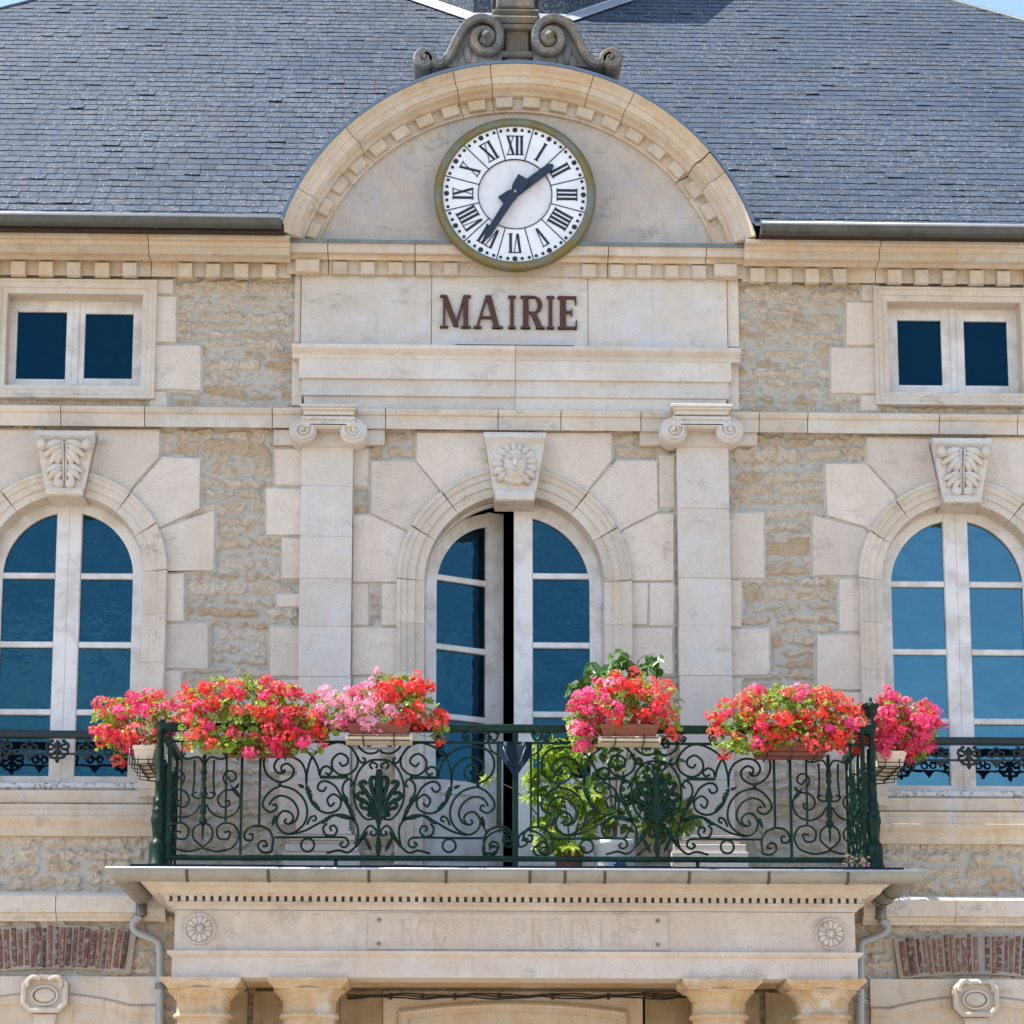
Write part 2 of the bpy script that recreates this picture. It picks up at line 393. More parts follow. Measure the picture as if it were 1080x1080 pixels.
# ---- rubble masonry sheet with real stones standing out of the mortar
def rubble():
    res = 0.0085
    xs = np.arange(XL, XR, res); zs = np.arange(2.35, Z(240, 0)+0.1, res)
    xx, zz = np.meshgrid(xs, zs, indexing='ij')
    wx = xx + (noise2(xx, zz, 0.30, 1)-0.5)*0.07 + (noise2(xx, zz, 0.07, 2)-0.5)*0.030
    wz = zz + (noise2(xx, zz, 0.45, 3)-0.5)*0.055 + (noise2(xx, zz, 0.09, 4)-0.5)*0.028
    msk = np.zeros_like(xx); tone = np.zeros_like(xx); hgt = np.zeros_like(xx)
    z = 2.0; rr = random.Random(11); zb = [z]
    while z < 9.5: z += rr.choice([0.06, 0.07, 0.08, 0.09, 0.105, 0.12]); zb.append(z)
    zb = np.array(zb); ci = np.clip(np.searchsorted(zb, wz)-1, 0, len(zb)-2)
    edge = (noise2(xx, zz, 0.035, 5)-0.5)*0.034 + (noise2(xx, zz, 0.016, 6)-0.5)*0.010
    for c in range(len(zb)-1):
        sel = ci == c
        if not sel.any(): continue
        x = -6.0 - rr.random(); xb = [x]; hh = zb[c+1]-zb[c]
        while x < 6: x += hh*rr.uniform(1.6, 5.2); xb.append(x)
        xb = np.array(xb); X_ = wx[sel]; Z_ = wz[sel]
        bi = np.clip(np.searchsorted(xb, X_)-1, 0, len(xb)-2)
        g = np.array([rr.choice([0.002, 0.004, 0.007, 0.010, 0.018]) for _ in xb]); t = np.array([rr.random() for _ in xb]); k = np.array([rr.uniform(0.6, 1.7) for _ in xb])
        dx = np.minimum(X_-xb[bi], xb[bi+1]-X_); dz = np.minimum(Z_-zb[c], zb[c+1]-Z_)
        d = -np.log(np.exp(-dx*55)+np.exp(-dz*55))/55
        mm = np.clip((d - g[bi] + edge[sel])/0.009, 0, 1)
        msk[sel] = mm*mm*(3-2*mm); tone[sel] = t[bi]; hgt[sel] = k[bi]
    fine = (noise2(xx, zz, 0.05, 7)-0.5)*0.014 + (noise2(xx, zz, 0.022, 8)-0.5)*0.009
    rough = (noise2(xx, zz, 0.028, 9)-0.5)*0.015
    yy = 0.010 - (msk**0.7)*0.014*hgt - (fine+rough*msk)*(0.35+0.65*msk)
    under = np.zeros(xx.shape, bool)
    for P in BLK:          # flush mortar behind and around the dressed stones
        c_ = Vector((sum(p[0] for p in P)/len(P), sum(p[1] for p in P)/len(P)))
        Q = [c_ + (Vector(p)-c_)*(1+0.022/max(0.02, (Vector(p)-c_).length)) for p in P]
        i0, i1 = np.searchsorted(xs, [min(q.x for q in Q), max(q.x for q in Q)]); j0, j1 = np.searchsorted(zs, [min(q.y for q in Q), max(q.y for q in Q)])
        if i1 <= i0 or j1 <= j0: continue
        gx_, gz_ = xx[i0:i1, j0:j1], zz[i0:i1, j0:j1]; ins = np.zeros(gx_.shape, bool)
        for k in range(len(Q)):
            a, b_ = Q[k-1], Q[k]
            if abs(a.y-b_.y) < 1e-9: continue
            ins ^= ((a.y > gz_) != (b_.y > gz_)) & (gx_ < (b_.x-a.x)*(gz_-a.y)/(b_.y-a.y)+a.x)
        under[i0:i1, j0:j1] |= ins
    msk[under] = 0; yy[under] = -0.013 - fine[under]*0.35
    # cells hidden by openings
    keep = np.ones((len(xs)-1, len(zs)-1), bool)
    cxs = (xs[:-1]+xs[1:])/2; czs = (zs[:-1]+zs[1:])/2
    CX_, CZ_ = np.meshgrid(cxs, czs, indexing='ij')
    for w in (WL, WR, WC):
        r = w['r']+0.10
        inside = (np.abs(CX_-w['cx']) < r) & (CZ_ < w['zs']) & (CZ_ > w['zb']-0.02)
        inside |= ((CX_-w['cx'])**2 + (CZ_-w['zs'])**2 < r*r) & (CZ_ >= w['zs'])
        keep &= ~inside
    for w in (SL, SR):
        keep &= ~((CX_ > w['x0']-0.05) & (CX_ < w['x1']+0.05) & (CZ_ > w['z0']-0.05) & (CZ_ < w['z1']+0.05))
    for (u0, v0, u1, v1) in ((318, 250, 770, 440), (322, 470, 368, 880), (716, 470, 766, 880), (400, 1052, 690, 1110)):
        a, zt = at(u0, v0); b_, zl = at(u1, v1)
        keep &= ~((CX_ > a) & (CX_ < b_) & (CZ_ > zl) & (CZ_ < zt))
    idx = np.arange(xx.size).reshape(xx.shape)
    q = np.stack([idx[:-1, :-1], idx[1:, :-1], idx[1:, 1:], idx[:-1, 1:]], -1)[keep]
    used = np.unique(q); remap = np.full(xx.size, -1); remap[used] = np.arange(len(used))
    V = np.stack([xx.ravel(), yy.ravel(), zz.ravel()], -1)[used]
    me = bpy.data.meshes.new('rubble_wall')
    me.vertices.add(len(V)); me.vertices.foreach_set('co', V.ravel())
    qq = remap[q]
    me.loops.add(qq.size); me.loops.foreach_set('vertex_index', qq.ravel().astype(np.int32))
    me.polygons.add(len(qq)); me.polygons.foreach_set('loop_start', np.arange(0, qq.size, 4, dtype=np.int32))
    me.polygons.foreach_set('use_smooth', np.ones(len(qq), bool))
    me.update(calc_edges=True); me.validate()
    set_tone(me, np.stack([msk.ravel()[used], tone.ravel()[used], hgt.ravel()[used], np.ones(len(used))], -1))
    return obj('rubble_wall', me, M['rubble'], hall)
mb = MB(); mb.box(XL, XR, -0.004, 0.3, 0.0, 2.36); obj('base_wall', mb, M['ashlar'], hall)
# ---- dressed blocks
ASH = None; BLK = []
def put_block(mb, P, y, b):
    if mb is None:
        mb = MB(); mb.prism(P, y, 0.03, b); obj('dressed_stone', mb, M['ashlar'], hall); BLK.append(P)
    else: mb.prism(P, y, 0.03, b)
def blk(mb, pts, y=-0.026, b=0.007):
    rr = random.uniform(-0.004, 0.004)
    P = [at(u, v) for u, v in pts]
    P = [(x+random.uniform(-.003, .003), z+random.uniform(-.003, .003)) for x, z in P]
    # slightly worn outline: split the edges
    Q = []
    for i in range(len(P)):
        a, c = Vector(P[i]), Vector(P[(i+1) % len(P)])
        n = max(1, int((c-a).length/0.07))
        for k in range(n):
            q = a.lerp(c, k/n)
            if k: q += Vector((random.uniform(-.0035, .0035), random.uniform(-.0035, .0035)))
            Q.append((q.x, q.y))
    put_block(mb, Q, y+rr, b)
def rect(mb, u0, v0, u1, v1, y=-0.026, b=0.007): blk(mb, [(u0, v1), (u1, v1), (u1, v0), (u0, v0)], y, b)
def px_arc(w, rad, a0, a1, n=7): return [(w['cx']+rad*math.cos(R(a0+(a1-a0)*i/n)), w['zs']+rad*math.sin(R(a0+(a1-a0)*i/n))) for i in range(n+1)]
def vouss(mb, w, pts, a0, a1, y=-0.026):
    P = [at(u, v) for u, v in pts] + px_arc(w, w['r']+0.10, a0, a1)
    put_block(mb, P, y+random.uniform(-.004, .004), 0.006)
# left arched window, right half
def z7(l): return [(x/2.5125, 430+y/2.5125) for x, y in l]
vouss(ASH, WL, z7([(240, 60), (424, 60), (424, 130), (352, 213)]), 52, 78)
vouss(ASH, WL, z7([(356, 216), (434, 133), (532, 138), (530, 270), (432, 316)]), 26, 50.5)
vouss(ASH, WL, z7([(434, 320), (570, 274), (568, 435), (400, 436)]), 0, 25)
for a in ((400, 441, 489, 568), (400, 575, 553, 694), (400, 699, 483, 800), (400, 806, 540, 930)):
    rect(ASH, a[0]/2.5125, 430+a[1]/2.5125, a[2]/2.5125, 430+a[3]/2.5125)
# left half mirrored (mostly out of frame)
vouss(ASH, WL, [(45, 454), (-30, 454), (-32, 480), (-4, 514)], 128, 102)
vouss(ASH, WL, [(-5, 515), (-36, 485), (-75, 485), (-75, 538), (-36, 556)], 154, 129.5)
vouss(ASH, WL, [(-37, 558), (-90, 540), (-90, 602), (-26, 602)], 180, 155)
for v0, v1, u in ((604, 655, -60), (658, 706, -86), (709, 748, -58), (751, 800, -84)): rect(ASH, u, v0, -24, v1)
# right arched window, left half
def z8(l): return [(760+x/2.5125, 430+y/2.5125) for x, y in l]
vouss(ASH, WR, z8([(465, 230), (388, 150), (386, 80), (560, 84)]), 102, 127.5)
vouss(ASH, WR, z8([(382, 318), (282, 288), (276, 151), (385, 151), (459, 234)]), 129, 154)
vouss(ASH, WR, z8([(400, 447), (243, 447), (243, 286), (379, 322)]), 155, 180)
for a in ((314, 455, 420, 595), (254, 603, 420, 750), (318, 755, 420, 860), (262, 866, 420, 960)):
    rect(ASH, 760+a[0]/2.5125, 430+a[1]/2.5125, 760+a[2]/2.5125, 430+a[3]/2.5125)
vouss(ASH, WR, [(1040, 462), (1112, 462), (1112, 490), (1086, 522)], 52, 78)
vouss(ASH, WR, [(1087, 524), (1114, 492), (1155, 492), (1155, 546), (1117, 565)], 26, 50.5)
vouss(ASH, WR, [(1118, 567), (1170, 548), (1170, 612), (1105, 612)], 0, 25)
for v0, v1, u in ((614, 665, 1140), (668, 716, 1166), (719, 758, 1138), (761, 810, 1164)): rect(ASH, 1108, v0, u, v1)
# centre window
def zc(l): return [(370+x/3.176, 440+y/3.176) for x, y in l]
vouss(ASH, WC, zc([(298, 246), (220, 150), (221, 54), (470, 54)]), 102, 131)
vouss(ASH, WC, zc([(184, 380), (68, 325), (68, 149), (216, 150), (295, 250)]), 132.5, 157)
vouss(ASH, WC, zc([(180, 555), (6, 555), (8, 331), (68, 331), (183, 386)]), 158, 180)
vouss(ASH, WC, zc([(630, 54), (873, 54), (874, 146), (797, 243)]), 49, 78)
vouss(ASH, WC, zc([(800, 247), (890, 149), (1026, 149), (1028, 318), (912, 378)]), 23, 47.5)
vouss(ASH, WC, zc([(914, 381), (1030, 326), (1082, 326), (1082, 551), (930, 551)]), 0, 22)
for a in ((4, 562, 60, 700), (104, 560, 180, 700), (4, 708, 180, 868), (4, 874, 90, 1000), (930, 557, 994, 699), (1000, 557, 1084, 700), (930, 708, 1080, 864), (930, 870, 1030, 1000),
          (20, 1005, 180, 1110), (930, 1006, 1084, 1110), (4, 1115, 100, 1230), (930, 1115, 1060, 1230), (14, 1235, 180, 1400), (930, 1235, 1084, 1400)):
    rect(ASH, 370+a[0]/3.176, 440+a[1]/3.176, 370+a[2]/3.176, 440+a[3]/3.176)
rect(ASH, 372, 474, 388, 514); rect(ASH, 695, 481, 712, 536)
# stones beside the pilasters
for a in ((291, 474, 320, 513), (281, 516, 320, 565), (297, 568, 320, 611), (285, 662, 320, 714), (292, 627, 320, 641), (296, 718, 320, 760), (284, 764, 320, 815), (295, 819, 320, 870)): rect(ASH, *a)
for a in ((768, 541, 806, 611), (768, 613, 782, 662), (768, 664, 811, 713), (768, 716, 782, 760), (768, 764, 806, 815), (768, 819, 786, 870)): rect(ASH, *a)
# stones beside the small windows
for a in ((158, 296, 183, 311), (158, 314, 186, 362), (158, 365, 212, 412), (158, 414, 177, 431)): rect(ASH, *a)
for a in ((908, 301, 926, 318), (892, 320, 926, 365), (876, 367, 926, 416), (908, 418, 926, 434)): rect(ASH, *a)
rubble()
# ---- string course of the upper floor, with the wide blocks under the capitals
mb = MB()
def pz(u, l): return [(y, Z(v, y, u)) for y, v in l]
prof = pz(543, [(0.04, 454), (-0.075, 453.5), (-0.085, 440), (-0.10, 438.5), (-0.115, 434), (-0.115, 432.5), (0.04, 431)])
seg_runs(mb, XL, XR, [X(u, 445) for u in (-60, 66, 154, 288, 407, 525, 591, 675, 799, 850, 988, 1070, 1180)], prof)
obj('string_course', mb, M['mould'], hall)
for a in ((289, 454.5, 406, 471), (674, 454.5, 798, 472)): mb = MB(); rect(mb, *a, -0.045); obj('capital_block', mb, M['mould'], hall)
# ---- main cornice: two wings and a shallow centre
def cornice(name, x0, x1, u, dv, cuts, zt=None):
    p = obj(name, MB(), M['warm'], hall)
    prof = pz(u, [(0.04, 292+dv), (-0.06, 291.5+dv), (-0.06, 276+dv), (-0.125, 275+dv), (-0.17, 271+dv), (-0.235, 267.5+dv), (-0.24, 267+dv), (-0.24, 259.5+dv), (-0.255, 258.5+dv), (-0.27, 254+dv), (-0.31, 252+dv), (-0.33, 250+dv), (-0.33, 247+dv), (0.04, 241+dv)])
    mb = MB(); seg_runs(mb, x0, x1, cuts, prof, 0.006, 0.004); me = mb.mesh(name)
    me.materials.append(M['warm']); p.data = me
    pitch = 0.2085; x = x0+0.06
    zb, zt = Z(290.5+dv, -0.12, u), Z(276.2+dv, -0.12, u)
    while x < x1-0.1:
        w = 0.106+random.uniform(-.004, .004)
        if all(abs(x+w/2-c) > 0.09 for c in cuts) and -4.4 < x < 4.4: (d := MB()).box(x, x+w, -0.112+random.uniform(-.004, .004), -0.055, zb+random.uniform(-.002, .004), zt, 0.006); obj('dentil', d, M['warm'], p)
        x += pitch
cornice('cornice', XL, X(308, 275), 150, 0, [X(161, 270), X(-90, 270)])
cornice('cornice', X(781, 275), XR, 930, 7, [X(921, 270), X(1170, 270)])
mb = MB()
prof = pz(543, [(0.04, 292), (-0.075, 291.5), (-0.075, 277), (-0.115, 276), (-0.135, 271), (-0.185, 268.5), (-0.19, 267.5), (-0.19, 260), (-0.195, 257.5), (0.04, 255.5)])
cc = [X(u, 270) for u in (347, 438, 640, 742)]
seg_runs(mb, X(303, 275), X(786, 275), cc, prof, 0.006, 0.003)
zb, zt = Z(290.5, -0.11, 543), Z(277.5, -0.11, 543)
x = X(352, 280)
ctr = obj('cornice', mb, M['warm'], hall)
while x < X(738, 280):
    if abs(x+0.053-AX) > 0.36: d = MB(); d.box(x, x+0.106, -0.112, -0.07, zb, zt, 0.006); obj('dentil', d, M['warm'], ctr)
    x += 0.2085
for a, c_ in ((313, 338), (751, 775)): d = MB(); d.box(X(a, 280), X(c_, 280), -0.15, -0.07, zb, zt, 0.008); obj('end_block', d, M['warm'], ctr)
mb = MB(); zf = Z(256.5, -0.19, 543)
mb.box(X(302, 256, -.2), X(787, 256, -.2), -0.205, 0.02, zf-0.004, zf+0.010); mb.box(X(302, 256, -.2), X(787, 256, -.2), -0.207, -0.20, zf-0.02, zf+0.007)
obj('flashing', mb, M['zinc'], ctr)
# ---- inscription panel and stepped architrave between the capitals
mb = MB()
zt_, zb_ = Z(291.5, -0.05), Z(365, -0.05)
for a, c in ((318, 455), (455.5, 619.5), (620, 766)): mb.box(X(a, 330), X(c, 330), -0.05+random.uniform(-.002, .002), 0.03, zb_, zt_, 0.003)
fp = obj('inscription_panel', mb, M['smooth'], hall)
for a, c_, v0, v1, y in ((310.5, 317, 365, 291.5, -.028), (767, 779, 365, 291.5, -.030), (309, 320, 431, 379, -.025), (766, 778, 431, 379, -.025)):
    mb = MB(); mb.box(X(a, 350), X(c_, 350), y, 0.02, Z(v0), Z(v1), 0.004); obj('border_stone', mb, M['ashlar'], hall)
mb = MB()
prof = [(0.03, Z(380, -.1)), (-0.105, Z(379.8, -.105)), (-0.115, Z(376, -.115)), (-0.15, Z(371, -.15)), (-0.165, Z(368.5, -.165)), (-0.17, Z(364.5, -.17)), (0.03, Z(363, -.05))]
seg_runs(mb, X(309, 370), X(779, 370), [X(543, 370)], prof, 0.003)
for i, (u0, u1, v0, v1, y) in enumerate(((316, 770, 379, 400.5, -0.10), (318.5, 767.5, 400.8, 418.5, -0.078), (321, 765, 418.8, 432.5, -0.058))):
    seg_runs(mb, X(u0, 400), X(u1, 400), [X(543, 370)], [(0.03, Z(v1, y)), (y, Z(v1, y)), (y, Z(v0, y)), (0.03, Z(v0, y))], 0.003)
obj('architrave', mb, M['smooth'], hall)
mb = MB(); mb.runx(X(480, 364, -.17), X(605, 364, -.17), [(-0.10, Z(364, -.17)+0.002), (-0.178, Z(364, -.17)+0.002), (-0.178, Z(364, -.17)+0.016), (-0.10, Z(364, -.17)+0.022)]); obj('drip_strip', mb, M['zinc_l'], hall)
# ---- pilasters with ionic capitals and moulded bases
def pilaster(ul, ur, joints, vol, ab, name='pilaster'):
    mb = MB(); uc = (ul+ur)/2
    xl, xr = X(ul, 600), X(ur, 600)
    vs = [469.5] + joints + [877]
    for a, c in zip(vs[:-1], vs[1:]):
        j = random.uniform(-.0025, .0025)
        mb.box(xl+j, xr+j, -0.085+j, 0.02, Z(c, -.085, uc)+0.0007, Z(a, -.085, uc)-0.0007, 0.0015)
    p = obj(name, mb, M['smooth'], hall)
    cxp, hw = (xl+xr)/2, (xr-xl)/2
    mb = MB()
    def ring(y, w, v0, v1): mb.box(cxp-w, cxp+w, y, 0.02, Z(v1, y, uc), Z(v0, y, uc), 0.004)
    ring(-0.10, hw+0.02, 876, 880); ring(-0.125, hw+0.045, 880.5, 886)
    ring(-0.115, hw+0.035, 886.3, 890); ring(-0.15, hw+0.07, 890.3, 898); ring(-0.17, hw+0.085, 898.4, 935)
    obj('base', mb, M['smooth'], p)
    mb = MB(); k = []
    mb.box(cxp-hw+0.01, cxp+hw-0.01, -0.10, 0.0, Z(471, -.1, uc), Z(452, -.1, uc), 0.004)   # necking
    yb = -0.235
    (u1, v1), (u2, v2) = vol
    x1, z1 = at(u1, v1, yb); x2, z2 = at(u2, v2, yb)
    mb.box(x1, x2, -0.195, 0.0, Z(451.5, -.2, uc), Z(437, -.2, uc), 0.012)
    mb.runx(x1+0.02, x2-0.02, [(-0.19, Z(452, -.2, uc)), (-0.225, Z(449, -.225, uc)), (-0.225, Z(445, -.225, uc)), (-0.19, Z(443, -.2, uc))])
    zt_c = z1+0.099
    mb.prism([(x1-0.01, z1+0.02), (x2+0.01, z1+0.02), (x2+0.01, zt_c), (x1-0.01, zt_c)], yb+0.022, -0.02, 0.004)
    mb.box(x1-0.01, x2+0.01, yb+0.008, -0.02, zt_c-0.020, zt_c+0.002, 0.004); mb.box(x1+0.05, x2-0.05, yb+0.010, -0.02, zt_c-0.068, zt_c-0.054, 0.003)
    for cx_, cz_, sgn in ((x1, z1, 1), (x2, z2, -1)):
        mb.lathe(cx_, cz_, [(0.0, yb+0.03), (0.098, yb+0.03), (0.102, yb+0.04), (0.102, -0.02)], 24, ax='y')
        P = []
        for i in range(46):
            a = math.pi/2 - sgn*(-1)*i*0.29*1.0
            rr_ = 0.094*math.exp(-i*0.034)-0.004
            P.append((cx_ + sgn*-1*rr_*math.cos(math.pi/2 + i*0.29)*-1*-1, yb+0.03, cz_ + rr_*math.sin(math.pi/2 + i*0.29)))
        mb.tube(P, 0.0125, 6, 0.022, taper=[1-0.4*i/45 for i in range(46)])
        mb.lathe(cx_, cz_, [(0.0, yb-0.002), (0.012, yb), (0.02, yb+0.03)], 10, ax='y')
    obj('capital', mb, M['smooth'], p)
    mb = MB(); a0, a1 = X(ab[0], 430, -.26), X(ab[1], 430, -.26)
    def sl(y, e, v0, v1): mb.box(a0-e, a1+e, y, 0.0, Z(v1, y, uc), Z(v0, y, uc), 0.004)
    sl(-0.22, -0.012, 432, 437.2); sl(-0.245, 0.0, 429, 431.7); sl(-0.26, 0.012, 425.6, 428.7)
    obj('abacus', mb, M['smooth'], p)
pilaster(317, 371.5, [512.5, 565.5, 610, 660.5, 713.5, 770, 822], ((319, 452), (372.8, 452.6)), (318, 375))
pilaster(714.5, 769, [536, 609.5, 660.3, 712.5, 768, 822], ((711, 452), (770.5, 452)), (710, 771))
# ---- window surrounds, keystones, sashes
SURR = [(0.0, 0.24), (0.0, -0.030), (0.062, -0.032), (0.066, -0.046), (0.118, -0.049), (0.124, -0.060), (0.158, -0.064), (0.166, -0.074), (0.186, -0.074), (0.192, -0.066), (0.192, 0.03), (0.07, 0.24)]
def surround(w, mat, cuts=(0, 28, 51, 129, 152, 180), wid=None, ztop=None):
    """moulded arch and jambs, jointed like the voussoirs"""
    mb = MB(); cx, zs, r, zb = w['cx'], w['zs'], w['r'], w['zb']
    k = (wid or 0.192)/0.192; prof = [(o*k, y) for o, y in SURR]
    angs = sorted(cuts)
    for a0, a1 in zip(angs[:-1], angs[1:]):
        e = 0.10
        mb.sweep(arc(cx, zs, r, a1-e, a0+e, max(3, int((a1-a0)/3.2))), prof, side=-1)
    for s in (-1, 1):
        z = zs
        for dz in (0.33, 0.36, 0.44, 0.5, 0.5, 0.5):
            z2 = max(zb, z-dz)
            if z - z2 < 0.02: break
            pts = [(cx+s*r, z2+0.001), (cx+s*r, z-0.001)]
            mb.sweep(pts, prof, side=(-1 if s < 0 else 1))
            z = z2
    return mb
def leaf(w, sgn, zbars, zpan, ov, y, wj, wm, ring, bar=0.045, zb=None, mats=('paint', 'glass'), panel=False, rail=0.07):
    """one hinged casement; geometry relative to the hinge (local x runs from the hinge to the meeting stile)"""
    r = w['r']-ov; zs, zb = w['zs'], (w['zb'] if zb is None else zb)
    S_ = MB(); Pn = []
    X_ = lambda lx: lx        # local x, 0 = hinge, r = meeting line
    ri = r - wj
    def lz(lx, rad): return zs + math.sqrt(max(0.0, rad*rad-(r-lx)**2))
    n = 18
    # outer ring: quarter annulus between radius r and r-ring, in local coords centre (r, zs)
    a_end = math.acos(min(1, 0.0)/1)
    outer = [(r - r*math.cos(R(90*i/n)), zs + r*math.sin(R(90*i/n))) for i in range(n+1)]
    inner = [(r - (r-wj)*math.cos(R(90*i/n)), zs + (r-ring)*math.sin(R(90*i/n))) for i in range(n+1)]
    yf, yk = y, y+0.055
    vs, fs = [], []
    for (ox, oz), (ix, iz) in zip(outer, inner):
        vs += [(ox, yf, oz), (ix, yf+0.004, iz), (ix, yk, iz), (ox, yk, oz)]
    for i in range(n):
        for j in range(4): fs.append((i*4+j, i*4+(j+1) % 4, (i+1)*4+(j+1) % 4, (i+1)*4+j))
    S_.add(vs, fs)
    S_.box(0, wj, yf+0.0005, yk, zb, zs)                                   # hinge stile
    S_.box(r-wm, r, yf-0.002, yk+0.001, zb, zs+r-0.004)                    # meeting stile
    S_.box(r-wm-0.006, r-wm, yf+0.012, yk, zb, zs+r-ring)
    S_.box(wj, r-wm, yf+0.001, yk, zb, zb+rail)                            # bottom rail
    for zc_ in zbars: S_.box(wj-0.002, r-wm, yf+0.006, yk-0.005, zc_-bar/2, zc_+bar/2, 0.006)
    zlow = zb+rail
    if panel:
        S_.box(wj, r-wm, yf+0.0015, yk, zpan-0.05, zpan+0.05)
        S_.box(wj-0.002, r-wm+0.002, yf+0.018, yk-0.01, zb, zpan)
        for lx in (wj+0.10, (wj+r-wm)/2+0.03): S_.box(lx, lx+0.006, yf+0.0165, yf+0.03, zb+rail, zpan-0.05)
        zlow = zpan+0.05
    yg = y+0.032
    edges = [zlow] + sorted(zbars)
    for i, z0 in enumerate(edges):
        g = MB()
        if i < len(edges)-1: g.box(wj-0.004, r-wm+0.004, yg, yg+0.006, z0, edges[i+1])
        else:
            xe_ = r-wm+0.004; pts = [(wj-0.004, z0), (xe_, z0), (xe_, zs + (r-ring+0.01)*math.sqrt(max(0, 1-((r-xe_)/(r-wj+0.01))**2)))] + [(r - (r-wj+0.01)*math.cos(R(90*k/12)), zs + (r-ring+0.01)*math.sin(R(90*k/12))) for k in range(12, -1, -1) if (r - (r-wj+0.01)*math.cos(R(90*k/12))) < r-wm+0.004]
            pts = [p_ for p_ in pts]; g.prism(pts, yg, yg+0.006)
        Pn.append(g)
    return S_, Pn, r
def place(mb, hx, sgn, rot=0.0, y0=0.0):
    out = MB(); c, s_ = math.cos(rot), math.sin(rot)
    out.f = mb.f; out.sm = mb.sm
    for (x, y, z) in mb.v:
        lx = x*sgn; dy = y-y0
        out.v.append((hx + lx*c - dy*s_, y0 + lx*s_ + dy*c, z))
    return out
def acanthus(cx, z0, z1, w0, w1, y, mb):
    """leafy keystone: tapered block, concave top, two rows of lobed leaves, roll at the foot"""
    H = z1-z0
    def hw(t): return w0 + (w1-w0)*t
    vs = []; nz = 12; nx = 12
    prof = []
    for i in range(nz+1):
        t = i/nz
        d = 0.075 + 0.10*(t**1.6) if t < 0.86 else 0.165-0.02*(t-0.86)/0.14
        if 0.74 < t < 0.9: d -= 0.025
        if t < 0.13: d = 0.085
        prof.append((t, d))
    for t, d in prof:
        for k in range(nx+1):
            q = -1+2*k/nx
            vs.append((cx+hw(t)*q, y-d, z0+H*t))
    fs = [(i*(nx+1)+k, i*(nx+1)+k+1, (i+1)*(nx+1)+k+1, (i+1)*(nx+1)+k) for i in range(nz) for k in range(nx)]
    mb.add(vs, fs)
    poly = [(cx-w0, z0), (cx+w0, z0), (cx+w1, z1), (cx-w1, z1)]
    mb.prism(poly, y-0.06, 0.135)
    for t, d in (prof[0], prof[-1]): pass
    mb.box(cx-w0+0.0005, cx+w0-0.0005, y-0.083, y-0.0605, z0+0.0005, z0+H*0.1)
    for s in (-1, 1):
        for i in range(nz):
            (t0, d0), (t1, d1) = prof[i], prof[i+1]
            mb.add([(cx+s*hw(t0), y-d0, z0+H*t0), (cx+s*hw(t1), y-d1, z0+H*t1), (cx+s*hw(t1), y, z0+H*t1), (cx+s*hw(t0), y, z0+H*t0)], [(0, 1, 2, 3)])
def blob(mb, c, r, n=8, m=6):
    """small ellipsoid"""
    vs = [(c[0], c[1], c[2]+r[2])]
    for i in range(1, m):
        a = math.pi*i/m
        for k in range(n):
            b_ = 2*math.pi*k/n
            vs.append((c[0]+r[0]*math.sin(a)*math.cos(b_), c[1]+r[1]*math.sin(a)*math.sin(b_), c[2]+r[2]*math.cos(a)))
    vs.append((c[0], c[1], c[2]-r[2])); L = len(vs)-1
    fs = [(0, 1+k, 1+(k+1) % n) for k in range(n)]
    for i in range(m-2):
        for k in range(n): fs.append((1+i*n+k, 1+(i+1)*n+k, 1+(i+1)*n+(k+1) % n, 1+i*n+(k+1) % n))
    fs += [(L, 1+(m-2)*n+(k+1) % n, 1+(m-2)*n+k) for k in range(n)]
    mb.add(vs, fs, True)
